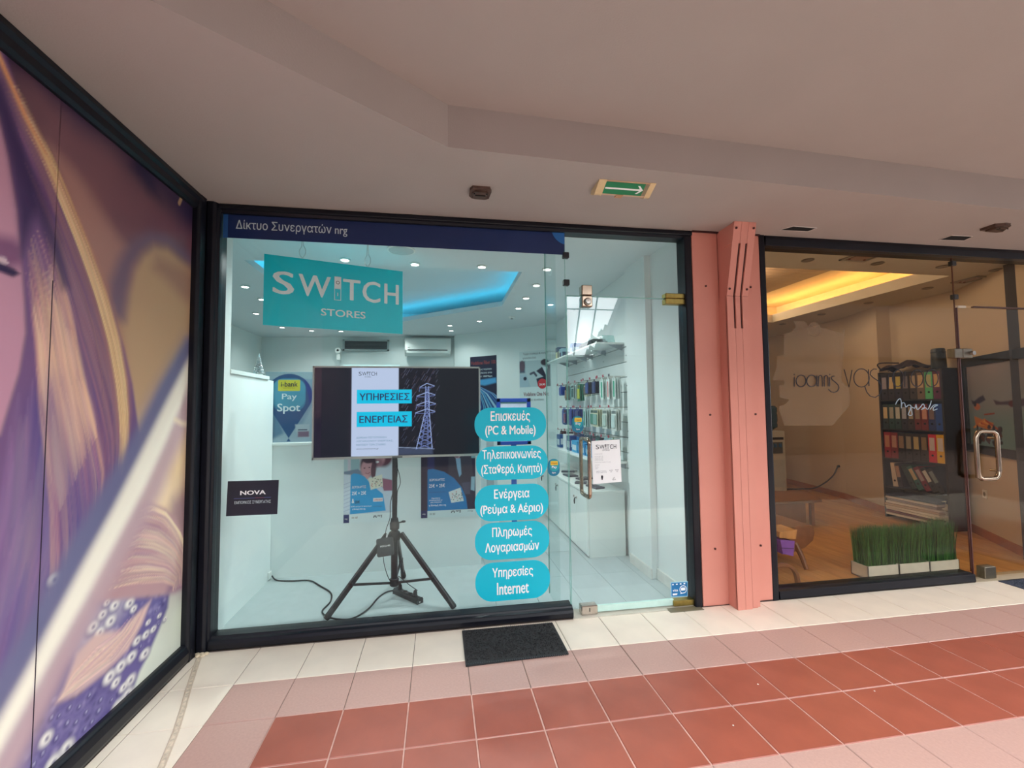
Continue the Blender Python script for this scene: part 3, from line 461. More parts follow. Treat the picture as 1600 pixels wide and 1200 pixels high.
# lock fitting at the top left of the door
for z0, z1 in ((2.189, 2.262), (2.108, 2.186)): box('lock_case', (2.333, 2.412, .080, .146, z0, z1), M['bronze'], d1, bev=.006)
MB().lathe([(.026, 0), (.026, .012), (.019, .02), (.018, .026), (0, .027)], (0, 0, 0), 20).build('lock_cylinder', M['chrome'], d1, smooth=True)
lk = bpy.data.objects[[o.name for o in d1.children if o.name.startswith('lock_cylinder')][0]]
lk.rotation_euler = (R(90), 0, 0); lk.location = Vector((2.372, .080, 2.142))-wloc(d1)
box('hinge_patch', (2.965, 3.118, .084, .142, 2.189, 2.224), M['brass'], d1, bev=.004)
box('hinge_patch', (2.965, 3.118, .084, .142, 2.146, 2.186), M['brass'], d1, bev=.004)
box('hinge_patch', (2.962, 3.122, .084, .142, .008, .046), M['brass'], d1, bev=.005)
box('lock_patch', (2.290, 2.405, .082, .144, .004, .066), M['chrome'], d1, bev=.005)
MB().box(2.345, 2.350, .0805, .083, .028, .052).build('keyhole', M['hole'], d1)
box('threshold', (2.226, 3.12, .06, .19, -.02, .0035), cm((196, 190, 176), .4), d1)
box('hinge_plate', (2.90, 3.15, .02, .085, -.01, .004), cm((112, 104, 84), .5), d1, bev=.002)
def loop_handle(x, y, z0, z1, w, r, parent, mat, d=.045, tilt=0):
    pts = []
    def arc(cx, cz, a0, a1):
        return [(cx+d*.9*math.cos(R(a0+(a1-a0)*k/6)), cz+d*.9*math.sin(R(a0+(a1-a0)*k/6))) for k in range(7)]
    yo = -w
    pr2 = [(0, z0+d)]; prof = [(y+.008, z0+.04), (yo, z0+.04)]
    q = [(y, z0+.035)]+[(y-w+.03-.03*math.sin(R(90*k/5)), z0+.035+.03-.03*math.cos(R(90*k/5))) for k in range(6)]
    q += [(y-w+.03-.03*math.cos(R(90*k/5)), z1-.035-.03+.03*math.sin(R(90*k/5))) for k in range(6)]+[(y, z1-.035)]
    MB().tube([(x, a, b) for a, b in q], r, 12).build('handle', mat, parent, smooth=True)
    # inside handle
    q2 = [(.228-(a-.0), b) for a, b in q]
    MB().tube([(x, a, b) for a, b in q2], r, 12).build('handle', mat, parent, smooth=True)
loop_handle(2.345, .110, .76, 1.22, .085, .0135, d1, M['bronze'])
# ---- pillar cladding
pl = thing('pillar', 'salmon pink clad pillar between the two shopfronts', 'pillar', (3.45, .1, 0))
box('cladding_panel', (3.172, 3.375, .066, .18, 0, 2.685), M['salmon'], pl, bev=.003)
box('cladding_panel', (3.54, 3.722, .066, .18, .004, 2.685), M['salmon'], pl, bev=.003)
prof = [(.10, 0), (-.018, 0), (-.018, 2.19), (-.128, 2.685), (.10, 2.685)]
MB().prism(prof, 0, 3.380, 3.534).build('casing', M['salmon'], pl)
MB().prism([(.10, .002), (-.0195, .002), (-.0195, 2.19), (-.1295, 2.684), (.10, 2.684)], 0, 3.4245, 3.4905).build('slot_shade', M['salmon_shade'], pl)  # dark sheet behind the strips, slot shade put into its colour
def yfront(z, off=.031): return -off if z <= 2.19 else -off-(z-2.19)*.222
def strip(xa, xb, xa2, xb2, zb=0):
    mb = MB()
    for z0, z1, a, b in ((zb, 1.955, xa, xb), (1.955, 2.186, xa2, xb2), (2.189, 2.545, xa2, xb2), (2.545, 2.684, xa, xb)):
        mb.add([(a, -.014, z0), (b, -.014, z0), (b, yfront(z0), z0), (a, yfront(z0), z0), (a, yfront(z1)+.017, z1), (b, yfront(z1)+.017, z1), (b, yfront(z1), z1), (a, yfront(z1), z1)],
               [(0, 1, 2, 3), (4, 7, 6, 5), (2, 6, 7, 3), (0, 4, 5, 1), (0, 3, 7, 4), (1, 5, 6, 2)])
    return mb
strip(3.371, 3.4285, 3.371, 3.421).build('front_strip', M['salmon'], pl)
strip(3.4305, 3.4835, 3.438, 3.474).build('front_strip', M['salmon'], pl)
strip(3.4855, 3.541, 3.491, 3.541, .012).build('front_strip', M['salmon'], pl)
MB().prism([(3.376, .066), (3.371, .066), (3.371, -.02), (3.378, -.02)], 2, 0, 2.19).build('side_panel', M['salmon'], pl)
for x, z in ((3.272, 2.28), (3.636, 2.284), (3.272, 1.341), (3.636, 1.341), (3.275, .394), (3.636, .395)):
    MB().cyl((x, .066, z), (x, .060, z), .0075, 10).build('bolt', M['bolt'], pl)
for x, z in ((3.390, 2.64), (3.524, 2.645), (3.386, 2.235), (3.522, 2.235)):
    MB().cyl((x, yfront(z), z), (x, yfront(z)-.006, z), .008, 10).build('bolt', M['bolt'], pl)
box('shadow_gap', (3.172, 3.72, .05, .14, 2.676, 2.686), M['salmon_shade'], pl)
# ---- office front
w3 = struct('window_3', (4.6, .1, 0))
MB().prism([(3.722, .062), (3.764, .062), (3.776, .076), (3.776, .17), (3.722, .17)], 2, 0, 2.685).build('jamb', M['black'], w3, bev=.002)
MB().prism([(.17, 0), (.066, 0), (.058, .01), (.064, .058), (.088, .064), (.17, .064)], 0, 3.776, 5.50).build('sill_rail', M['black'], w3, bev=.002)
MB().prism([(.17, 2.685), (.064, 2.685), (.060, 2.66), (.066, 2.61), (.17, 2.605)], 0, 3.776, 6.5).build('head_rail', M['black'], w3, bev=.002)
box('pane', (3.776, 5.535, .110, .118, .064, 2.606), M['glassB'], w3)
box('pane_edge', (5.536, 5.539, .109, .119, .064, 2.606), cm((92, 50, 44), .4), w3)
w4 = struct('window_4', (6, .1, 2.2))
box('pane', (5.545, 6.44, .110, .118, 2.212, 2.606), M['glassB'], w4)
for z in (2.58-.0, 2.30): box('clamp', (5.522, 5.566, .096, .132, z-.04, z), M['hard2'], w4, bev=.004)
box('top_rail', (5.72, 6.44, .104, .124, 2.195, 2.208), cm((80, 52, 46), .4), w4)
box('bracket', (5.563, 5.64, .103, .124, 2.190, 2.208), cm((214, 206, 190), .4), w4)
d2 = struct('door_2', (6, .1, 0))
box('pane', (5.560, 6.44, .110, .118, .02, 2.190), M['glassB'], d2)
box('pane_edge', (5.5505, 5.5595, .108, .120, .02, 2.192), cm((78, 40, 38), .4), d2)
box('lock_case', (5.475, 5.553, .084, .146, 1.775, 1.85), M['nickel'], d2, bev=.004)
box('lock_case', (5.558, 5.65, .084, .146, 1.775, 1.85), M['nickel'], d2, bev=.004)
MB().cyl((5.635, .082, 1.812), (5.635, .062, 1.812), .017, 16).build('lock_cylinder', M['chrome'], d2, smooth=True)
q = [(5.575, .81+.0), (5.575, 1.13), (5.60, 1.172), (5.63, 1.18), (5.74, 1.175), (5.775, 1.155), (5.785, 1.12), (5.785, .86), (5.77, .82), (5.74, .80), (5.61, .80), (5.585, .815)]
MB().tube([(a, .05, b) for a, b in q]+[(5.575, .05, .85)], .016, 12).build('handle', M['bronze'], d2, smooth=True)
mb = MB()
for z in (.86, 1.12): mb.cyl((5.785, .05, z), (5.785, .11, z), .009, 10)
mb.build('handle_mount', M['chrome'], d2)
box('lock_patch', (5.632, 5.742, .084, .146, .006, .098), M['nickel'], d2, bev=.004)
box('threshold', (5.50, 6.45, .06, .19, -.02, .003), cm((176, 160, 136), .5), d2)
jamb(6.44, 6.52, 0, 2.685, w4)
# wall to the right of the office door
wr = struct('wall_right')
box('masonry', (6.52, 40, .07, .4, 0, 2.95), M['concrete'], wr)
# ================================================================ SHOP A INTERIOR
f2 = struct('floor')
box('screed', (-1.8, 3.2, .12, 5.5, -.05, -.006), M['shopgrout'], f2)
tp = None
ny0 = [.12]+[.80+.62*k for k in range(8)]
for i in range(16):
    x1 = 3.11-.0-.31*i+.19 if False else 2.99-.31*(i-1)
    for j in range(len(ny0)-1):
        y0, y1 = ny0[j], ny0[j+1]
        if x1-.31 > 3.12: continue
        o = MB().box(max(-1.75, x1-.31)+.0012, min(x1, 3.115)-.0012, y0+.0012, y1-.0012, -.02, 0)
        if x1 <= -1.7: continue
        # display floor area and the area behind it is covered by the vinyl sheet
        o.build('tile', M['shopfloor'], f2, bev=.0008)
wa = struct('wall_back', (0, 5.2, 0))
MB().prism([(-1.7, 5.45), (1.62, 5.10), (1.62, 5.4), (-1.7, 5.75)], 2, 0, 2.68).build('back_wall', M['white'], wa)
DA = Vector((1.62, 4.92, 0)); DT = (Vector((3.11, 3.649, 0))-DA).normalized(); DN = Vector((DT.y, -DT.x, 0))   # diagonal wall
MB().prism([(1.62, 4.92), (3.11, 3.649), (3.3, 5.5), (1.62, 5.5)], 2, 0, 2.68).build('diagonal_wall', M['white'], wa)
wsr = struct('wall_right')
box('partition_wall', (3.113, 3.76, .17, 5.6, 0, 2.95), M['white'], wsr)
box('column_casing', (3.06, 3.113, .60, 1.0, 0, 2.68), M['white'], wsr)
bb = struct('baseboard_right')
box('skirting', (3.098, 3.113, .17, .60, 0, .085), cm((214, 216, 210), .3), bb, bev=.002)
box('skirting', (3.046, 3.06, .59, 1.0, 0, .085), cm((214, 216, 210), .3), bb, bev=.002)
wsl = struct('wall_left')
box('far_wall', (-1.85, -1.7, .17, 5.7, 0, 2.68), M['white'], wsl)
box('front_wall', (-1.85, -.07, .17, .25, 0, 2.68), M['white'], wsl)
box('side_panel', (-.09, -.035, .17, .37, 0, 2.68), M['white'], wsl)
box('half_wall', (-.09, -.042, .37, 1.19, 0, 1.655), M['white'], wsl)
box('half_wall_cap', (-.105, -.028, .37, 1.06, 1.655, 1.685), M['white_gloss'], wsl, bev=.003)
pt = struct('trim_3', (.8, 1.2, 0))
box('display_partition', (-.042, 1.72, 1.195, 1.245, 0, 1.105), M['white'], pt)
box('ledge', (-.10, 1.73, 1.180, 1.26, 1.105, 1.13), M['white_gloss'], pt, bev=.003)
box('rear_panel', (.52, 1.00, 1.20, 1.215, 1.13, 1.80), M['white_gloss'], pt)
t = struct('floor')
box('vinyl_sheet', (-.042, 1.72, .13, 1.195, .0, .005), M['vinyl'], t)
# ceilings
def ceil_with_hole(outer, hole, z0, z1, mat, parent, name='plasterboard'):
    polys = [[Vector((p[0], p[1], 0)) for p in outer], [Vector((p[0], p[1], 0)) for p in hole]]
    flat = outer+hole; tri = tessellate_polygon(polys)
    mb = MB(); n = len(flat)
    v = [(p[0], p[1], z0) for p in flat]+[(p[0], p[1], z1) for p in flat]
    f = [tuple(t) for t in tri]+[tuple(i+n for i in t) for t in tri]
    k = len(outer)
    f += [(i, (i+1) % k, (i+1) % k+n, i+n) for i in range(k)]
    h = len(hole); f += [(k+i, k+(i+1) % h, k+(i+1) % h+n, k+i+n) for i in range(h)]
    return mb.add(v, f).build(name, mat, parent)
ca = struct('ceiling', (1, 2.5, 2.68))
HOLE = [(-.28, 1.16), (2.12, 1.18), (2.13, 2.59), (.53, 4.0), (-.28, 4.0)]
ceil_with_hole([(-1.85, .15), (3.2, .15), (3.2, 5.7), (-1.85, 5.7)], HOLE, 2.68, 2.74, M['ceil_in'], ca)
box('cove_ceiling', (-.6, 2.5, .95, 4.4, 2.93, 2.96), M['ceil_in'], ca)
for b in ((-.6, 2.5, .95, .97, 2.74, 2.93), (-.6, 2.5, 4.38, 4.4, 2.74, 2.93), (-.6, -.58, .95, 4.4, 2.74, 2.93), (2.48, 2.5, .95, 4.4, 2.74, 2.93)):
    box('cove_side', b, M['ceil_in'], ca)
def strip_led(name, pts, parent, mat, r=.012):
    MB().tube(pts, r, 6).build(name, mat, parent)
strip_led('light_strip', [(2.30, 1.1, 2.752), (2.30, 2.66, 2.752), (.6, 4.16, 2.752), (-.45, 4.16, 2.752), (-.45, 1.3, 2.752)], ca, M['cyanled'])
# spotlights of shop A
spots = [(.562, 1.024), (1.139, 1.066), (1.73, 1.06), (2.332, 1.055), (2.349, 1.592), (2.348, 2.136), (2.353, 2.669), (2.709, 2.414), (-.612, 2.016), (-.652, 2.563), (-1.014, 3.369), (-1.025, 4.395), (-.664, 4.642), (-.216, 4.656), (.665, 4.752), (1.518, 3.96), (1.55, 4.411), (1.934, 3.559)]
names = ['first from the left in the front row, above the turquoise sign', 'second from the left in the front row of the shop', 'third from the left in the front row of the shop', 'rightmost of the front row, nearest the glass door', 'second back from the door corner of the right row', 'third back in the right row beside the blue cove', 'rearmost of the right row beside the blue cove', 'alone right of the right row, above the shelves', 'front one of the two left of the hanging sign', 'half hidden at the left edge of the hanging sign', 'rear one of the two left of the hanging sign', 'leftmost of the row just below the hanging sign', 'second of the row just below the hanging sign', 'third of the row just below the hanging sign', 'at the lower right corner of the hanging sign', 'upper one of the pair above the air conditioner', 'lower one of the pair above the air conditioner', 'behind the blue cove, right of the pair by the air conditioner']
sp0 = None; dim = None
for (x, y), nm in zip(spots, names):
    lab = 'lit round ceiling spotlight, '+nm
    if sp0 is None:
        t = thing('ceiling_spotlight', lab, 'spotlight', (x, y, 2.665), 'lit spotlights in the shop ceiling')
        MB().lathe([(.044, .015), (.048, .008), (.044, .003), (.034, .003), (.032, .012)], (x, y, 2.665), 20).build('trim_ring', M['white_plastic'], t, smooth=True)
        MB().lathe([(0, 0), (.020, .001), (.031, .007), (.032, .010)], (x, y, 2.667), 16).build('lens', M['lamp'], t)
        ld = bpy.data.lights.new('lamp', 'SPOT'); ld.energy = SPOT_FRONT; ld.spot_size = R(158); ld.spot_blend = .7; ld.shadow_soft_size = .03; ld.color = (.93, 1.0, .99)
        lo = bpy.data.objects.new('lamp', ld); COL.objects.link(lo); lo.parent = t; lo.location = (0, 0, -.02); sp0 = t; WL[lo.name] = Vector((x, y, 2.645)); s0 = (x, y)
    else:
        c_ = copy_tree(sp0, (x-s0[0], y-s0[1], 0), label=lab)
        if y > 1.3 or x > 2.3:
            if not dim: dim = ld.copy(); dim.energy = SPOT_A
            for q in c_.children:
                if q.type == 'LIGHT': q.data = dim
t = thing('ceiling_speaker', 'flat round white grille in the shop ceiling above the turquoise sign', 'speaker', (1.05, .73, 2.67))
MB().lathe([(.11, .01), (.112, .004), (.10, .0), (.098, .004)], (1.05, .73, 2.67), 32).build('rim', M['white_plastic'], t, smooth=True)
MB().lathe([(0, .002), (.098, .002), (.098, .006)], (1.05, .73, 2.67), 32).build('grille', cm((176, 190, 192), .6), t)
t = thing('smoke_detector', 'small white ceiling detector at the rear right of the blue cove', 'detector', (2.36, 3.23, 2.65))
MB().lathe([(.0, 0), (.03, .002), (.045, .014), (.05, .028)], (2.36, 3.23, 2.652), 18).build('body', M['white_plastic'], t, smooth=True)
MB().lathe([(.02, 0), (.018, -.004), (0, -.005)], (2.36, 3.23, 2.652), 10).build('sensor', M['hard'], t)
# ================================================================ OFFICE SHELL
f3 = struct('floor', (5.5, 2, 0))
box('subfloor', (3.7, 8.2, .12, 5.9, -.05, -.004), cm((120, 84, 52)), f3)
pk = None; n = 0
for i in range(38):
    x0 = 3.78+.11*i; off = (i*.37) % 1.1
    ys = [.12]+[y for y in [off+1.1*k-.6 for k in range(7)] if .2 < y < 5.8]+[5.9]
    for a, b in zip(ys[:-1], ys[1:]):
        if n < 290 or a < 4: box('plank', (x0+.0008, x0+.1092, a+.0008, b-.0008, -.018, random.uniform(-.0004, .0003)), M['wood'] if random.random() < .55 else M['wood2'], f3); n += 1
wb = struct('wall_back', (6, 5.8, 0))
box('back_wall', (3.7, 8.3, 5.7, 5.85, 0, 2.7), M['beige'], wb)
wx = struct('wall_right', (7.2, 2, 0))
MB().prism([(7.0, 2.05), (7.3, 2.9), (7.75, 5.8), (8.3, 5.8), (8.3, 1.0), (7.23, 1.37), (7.15, 1.25), (7.15, 2.0)], 2, 0, 2.7).build('rear_section', M['beige'], wx)
MB().prism([(7.235, 1.375), (6.38, .11), (6.6, .11), (7.6, 1.37)], 2, 0, 2.7).build('front_section', M['beige'], wx)
bbx = struct('baseboard_back', (7, 2, 0))
MB().prism([(6.985, 2.06), (7.285, 2.905), (7.735, 5.8), (7.75, 5.8), (7.3, 2.9), (7.0, 2.05)], 2, 0, .085).build('skirting', M['woodtrim'], bbx)
MB().prism([(7.222, 1.382), (6.37, .12), (6.385, .11), (7.235, 1.372)], 2, 0, .085).build('skirting', M['woodtrim'], bbx)
cb = struct('ceiling', (5.5, 2, 2.68))
HB = [(3.95, .75), (6.40, .75), (6.44, 3.2), (3.95, 3.3)]
ceil_with_hole([(3.7, .15), (8.3, .15), (8.3, 5.9), (3.7, 5.9)], HB, 2.68, 2.80, M['office_ceil'], cb)
box('cove_ceiling', (3.76, 6.95, .45, 3.7, 3.04, 3.07), cm((226, 206, 164), .8), cb)
for b in ((3.76, 6.95, .45, .47, 2.80, 3.04), (3.76, 6.95, 3.68, 3.7, 2.80, 3.04), (6.93, 6.95, .45, 3.7, 2.80, 3.04), (3.76, 3.78, .45, 3.7, 2.8, 3.04)):
    box('cove_side', b, cm((226, 206, 164), .8), cb)
MB().tube([(6.62, .62, 2.815), (6.62, 3.45, 2.815)], .014, 6).build('light_strip', M['warmled'], cb)
for k in range(22):
    y0 = .80+.11*k
    box('ceiling_plank', (4.02, 5.92, y0, y0+.106, 2.985, 3.01), M['plank'], cb)
# recessed office spots (unlit)
os_ = [(4.554, .508, 'unlit round ceiling spot left of the square grille in the office'), (5.267, .501, 'unlit round ceiling spot right of the square grille in the office'), (5.977, .499, 'flat unlit ceiling spot above the corner of the warm light cove'),
       (6.68, 1.172, 'unlit spot, nearest of the row along the right office wall'), (6.69, 1.867, 'unlit spot, second of the row along the right office wall'), (6.69, 2.564, 'unlit spot, third of the row along the right office wall'), (6.69, 3.291, 'unlit spot, farthest of the row along the right office wall'), (6.62, .52, 'unlit spot over the office door at the far right')]
for k, (x, y, lab) in enumerate(os_):
    if k == 0:
        t = thing('ceiling_spot', lab, 'spotlight', (x, y, 2.67), 'unlit spots in the office ceiling')
        MB().lathe([(.050, .010), (.052, .004), (.042, 0), (.036, .003)], (x, y, 2.67), 20).build('trim_ring', cm((120, 112, 100), .4), t, smooth=True)
        MB().lathe([(0, .004), (.036, .003), (.036, .008)], (x, y, 2.67), 16).build('lens', cm((92, 84, 76), .2), t); o0 = t
    else: copy_tree(o0, (x-os_[0][0], y-os_[0][1], 0), label=lab)
def cassette(x0, x1, y0, y1, label):
    t = thing('ceiling_grille', label, 'ceiling grille', ((x0+x1)/2, (y0+y1)/2, 2.665))
    mb = MB()
    for b in ((x0, x1, y0, y0+.02), (x0, x1, y1-.02, y1), (x0, x0+.02, y0, y1), (x1-.02, x1, y0, y1)): mb.box(*b, 2.668, 2.68)
    mb.build('frame', cm((150, 142, 126), .4), t)
    box('diffuser', (x0+.045, x1-.045, y0+.04, y1-.03, 2.672, 2.679), cm((138, 108, 90), .3), t)
    for sx in (x0+.05, x1-.06): box('clip', (sx, sx+.012, y1-.06, y1-.045, 2.666, 2.673), cm((110, 40, 30)), t)
cassette(4.83, 5.09, .275, .47, 'square recessed ceiling light with pinkish cover behind the office glass')
cassette(6.68, 6.84, .70, .95, 'narrow recessed ceiling light above the office glass door')
# office light level: added unseen fill lights without fixtures
for x, y in ((4.9, 1.9), (5.6, 3.4)):
    ld = bpy.data.lights.new('lamp', 'POINT'); ld.energy = FILL_B; ld.shadow_soft_size = .2; ld.color = (1, .84, .66)
    lo = bpy.data.objects.new('office_fill', ld); COL.objects.link(lo); lo.location = (x, y, 2.9); tag(lo, kind='structure')
# ================================================================ GALLERY OPPOSITE (seen in the glass)
go = struct('wall_opposite', (0, -8, 0))  # unseen wall heights and reach shaped for sky light and reflections
box('plaster_wall', (-7, 4.62, -8.4, -8.0, 0, 5.3), M['concrete'], go)
box('parapet', (4.62, 40, -8.4, -8.0, 0, 2.75), cm((80, 80, 84), .7), go)
MB().prism([(5.55, 2.75), (6.5, 5.0), (6.64, 5.3), (40, 5.3), (40, 2.75)], 1, -8.2, -7.9).build('roof_end', cm((70, 74, 80), .6), go)
MB().prism([(5.45, 2.75), (5.75, 2.75), (6.45, 4.7), (6.28, 4.75)], 1, -8.1, -7.75).build('roof_beam', M['steel_dark'], go)
mb = MB()
for (xa, xb) in ((4.82, 5.16), (5.22, 5.62)): mb.tube([(xa, -8.05, 2.7), (xb, -8.05, 4.9), (xb+.1, -8.05, 5.3)], .022, 6)
mb.box(4.62, 6.2, -8.06, -8.02, 3.96, 3.985)
mb.build('mullion', M['steel_dark'], go)
box('side_wall', (-7.2, -7, -12, 0, 0, 5), M['concrete'], go)
tr = thing('tree', 'dark leafy tree mirrored in the glass door', 'tree', (6.0, -11, 0))
mb = MB()
for k in range(160):
    a = random.uniform(0, 6.28); rr = random.random()**.5; cx = 7.3+.9*rr*math.cos(a); cz = 3.2+.95*rr*math.sin(a); cy = -11+random.uniform(-.6, .6)
    s = random.uniform(.08, .18); mb.add([(cx-s, cy, cz-s), (cx+s, cy+s, cz-s*.4), (cx, cy-s, cz+s), (cx+s*.5, cy, cz+s*.2)], [(0, 1, 2), (0, 2, 3), (1, 2, 3)])
mb.build('foliage', cm((60, 84, 78)), tr, kind='stuff'); MB().tube([(7.3, -11, 0), (7.35, -11, 1.6), (7.3, -11, 3.0)], [.12, .1, .05], 8).build('trunk', cm((70, 56, 46)), tr)
# ================================================================ LARGE POSTER ON THE LEFT WALL
PX = -.080
GOLDA = [(-1.258, 2.666), (-1.196, 2.544), (-1.121, 2.44), (-1.04, 2.35), (-.945, 2.228), (-.844, 2.09), (-.732, 1.937), (-.631, 1.761), (-.563, 1.564), (-.528, 1.387)]
GOLDB = [(-1.276, 2.629), (-1.208, 2.517), (-1.138, 2.401), (-1.064, 2.303), (-.982, 2.173), (-.898, 2.024), (-.812, 1.862), (-.74, 1.674), (-.686, 1.473), (-.661, 1.278)]
PONYA = [(-.446, .927), (-.351, .937), (-.226, .877), (-.103, .751), (-.006, .592), (.036, .433)]
PONYB = [(-.646, .624), (-.518, .601), (-.381, .566), (-.224, .52), (-.124, .458), (-.146, .433)]
def paint_poster(x, y):
    x = np.maximum(x, -1.62); P = Paint(x, y, (0, 0, 0)); P.field(BG, 2.6)
    def poly(k, **kw):
        a, c, s = POLYS[k]; P.poly(a, c, s, **kw)
    Q = lambda k, c, s, a=1.0: P.poly(X3[k], c, s, a)
    Q('mauve', (118, 76, 86), .10, .85); Q('rose', (112, 66, 82), .08, .7); Q('tan', (164, 116, 106), .05, .9)
    Q('navy', (50, 36, 70), .11, .9); Q('navy2', (30, 26, 62), .05, .8)
    Q('seatin', (186, 150, 110), .05, .9); Q('seatdk', (150, 108, 96), .06, .7); Q('lowright', (214, 180, 140), .08, .7); Q('shade2', (150, 116, 124), .07, .8)
    a, c, s = POLYS['arc']; P.poly(a, (108, 84, 110), .045, .85)
    poly('face'); P.poly([(-1.7, 2.35), (-1.35, 2.25), (-1.25, 1.9), (-1.3, 1.7), (-1.7, 1.7)], (206, 146, 148), .12, .6)
    P.poly([(-1.7, 2.6), (-1.3, 2.6), (-1.25, 2.2), (-1.7, 2.3)], (160, 104, 116), .12, .5)
    a, c, s = POLYS['brow']; P.poly(a, (116, 66, 108), .03, .9); poly('white'); a, c, s = POLYS['lash']; P.poly(a, c, .008)
    a, c, s = POLYS['hair']; P.poly(a, (112, 76, 122), .012)
    a, c, s = POLYS['darkhair']; P.poly(a, (60, 40, 84), .03, .9); a, c, s = POLYS['deep']; P.poly(a, (74, 64, 132), .10, .9)
    def interp(A, t):
        A = np.array(A); s = np.linspace(0, 1, len(A)); return np.stack([np.interp(t, s, A[:, 0]), np.interp(t, s, A[:, 1])], -1)
    def strands(A, B, n, cols, w, al, jit=.006, s_lo=0, s_hi=1, ln=.5):
        for k in range(n):
            u = rng.random(); s0 = s_lo+rng.random()*(s_hi-s_lo)*(1-ln*.6); s1 = min(s_hi, s0+ln*(.5+.7*rng.random()))
            q = np.linspace(s0, s1, 8); Q_ = interp(A, q)*(1-u)+interp(B, q)*u
            Q_ = Q_+np.cumsum(rng.normal(0, jit/4, (8, 2)), 0)
            c = cols[rng.integers(len(cols))]; c = tuple(np.clip(np.array(c)+rng.normal(0, 7, 3), 0, 255))
            ww = w*(.4+rng.random())*np.sin(np.linspace(.2, 2.95, 8))
            P.stroke(Q_, ww, c, al*(.4+.6*rng.random()), .95)
    e0, e1 = GUIDES['edge']; m0, m1 = GUIDES['mid']; l0, l1 = GUIDES['low']; k0, k1 = GUIDES['lockg']
    strands(l0, l1, 300, [(122, 98, 142), (106, 88, 140), (140, 112, 148), (90, 76, 134), (134, 108, 146), (150, 122, 150)], .014, .30, .004)
    strands(m0, l0, 160, [(126, 94, 142), (92, 74, 134), (150, 110, 146), (80, 68, 132)], .010, .30, .004)
    strands(e0, m0, 200, [(126, 86, 120), (160, 108, 124), (98, 66, 118), (176, 122, 118), (84, 60, 112)], .008, .35, .003)
    strands(e0, e1, 60, [(132, 90, 110), (150, 100, 104), (96, 64, 110)], .007, .35, .003)
    strands(m0, m1, 330, [(180, 122, 128), (206, 150, 132), (138, 90, 128), (120, 78, 124), (218, 168, 140), (156, 104, 130)], .006, .38, .003)
    strands(m0, m1, 150, [(216, 164, 136), (230, 186, 150), (236, 196, 160)], .011, .34, .003, .15, .75, .3)
    a, c, s = POLYS['deep']; P.poly(a, (70, 60, 130), .12, .65)
    P.poly([(-1.20, 2.50), (-1.14, 2.36), (-1.04, 2.23), (-.95, 2.06), (-.90, 1.90), (-.93, 1.88), (-1.0, 2.03), (-1.09, 2.20), (-1.19, 2.36), (-1.26, 2.50)], (56, 38, 82), .035, .8)
    # bright rim of the hair: narrow and orange at the top, wide and pale below
    rim = [(a+.006+.030*min(1, i/5), b+.004) for i, (a, b) in enumerate([(-1.262, 2.640), (-1.205, 2.545), (-1.130, 2.440), (-1.045, 2.345), (-.955, 2.215), (-.862, 2.070), (-.765, 1.905), (-.680, 1.720), (-.625, 1.54), (-.60, 1.40), (-.59, 1.28), (-.60, 1.12)])]
    P.stroke(rim, np.array([.010, .012, .014, .018, .022, .028, .036, .042, .040, .034, .022, .008]), (186, 124, 92), .75, .9)
    P.stroke(rim[:6], np.array([.006, .007, .008, .010, .013, .016]), (222, 150, 92), .9, .9)
    P.stroke(rim[3:], np.array([.006, .010, .016, .022, .026, .026, .022, .012, .004]), (226, 190, 128), .85, .9)
    strands([(p[0]+.035, p[1]+.005) for p in rim], [(p[0]-.030, p[1]-.01) for p in rim], 170, [(236, 204, 142), (214, 160, 106), (196, 136, 96), (244, 216, 156), (170, 110, 100), (206, 170, 120)], .0045, .35, .002, .1, 1, .35)
    a, c, s = POLYS['sequin']; P.poly(a, (94, 82, 140), .02)
    sq = POLYS['sequin'][0]
    for k in range(420):
        a = random.uniform(-1.5, -.1); b = random.uniform(.09, .65)
        if P.sdf(sq, np.array([a]), np.array([b]))[0] < -.006:
            r_ = random.uniform(.007, .014); P.ell(a, b, r_*1.3, r_, random.choice([(70, 60, 120), (110, 98, 154), (146, 134, 176), (58, 50, 104), (124, 112, 156)]), .6, .7)
    P.poly([(-.74, .60), (-.52, .59), (-.47, .56), (-.50, .50), (-.62, .43), (-.76, .42), (-.82, .47)], (186, 176, 188), .06, .6)
    for (a, b, c, d) in RD:
        P.ell(a, b, c*.9, d*.9, (116, 104, 158), .45, .75); P.ell(a, b, c*.55, d*.55, (64, 54, 112), .5, .85); P.ell(a+c*.15, b+d*.1, c*.18, d*.22, (180, 178, 208), .7, .8)
    for (a, b, c, d) in RW:
        P.ell(a-.005, b-.006, c, d, (80, 68, 122), .4, .6); P.ell(a, b, c*.80, d*.80, (214, 208, 202), .4, .85); P.ell(a-c*.12, b+d*.12, c*.5, d*.5, (236, 232, 222), .6, .6); P.ell(a+c*.08, b-d*.05, c*.24, d*.28, (96, 84, 124), .6, .9)
    Q('ponytail', (176, 134, 138), .02); a, c, s = POLYS['ponyshade']; P.poly(a, (124, 92, 136), .05, .8)
    strands(PONYA, PONYB, 420, [(216, 180, 156), (200, 160, 148), (170, 128, 142), (228, 198, 168), (150, 110, 138), (190, 150, 142)], .0048, .50, .003, 0, 1, .6)
    strands(PONYA, [(a+.03, b-.03) for a, b in PONYA], 90, [(234, 208, 172), (214, 182, 154)], .004, .5, .004)
    a, c, s = POLYS['lock']; P.poly(a, (206, 170, 162), .02); strands(k0, k1, 170, [(228, 196, 176), (200, 160, 156), (218, 182, 164), (176, 138, 152)], .004, .5, .002)
    Q('belttan', (184, 154, 160), .07, .92); a, c, s = POLYS['beltblue']; P.poly(a, (112, 112, 144), .04, .95)
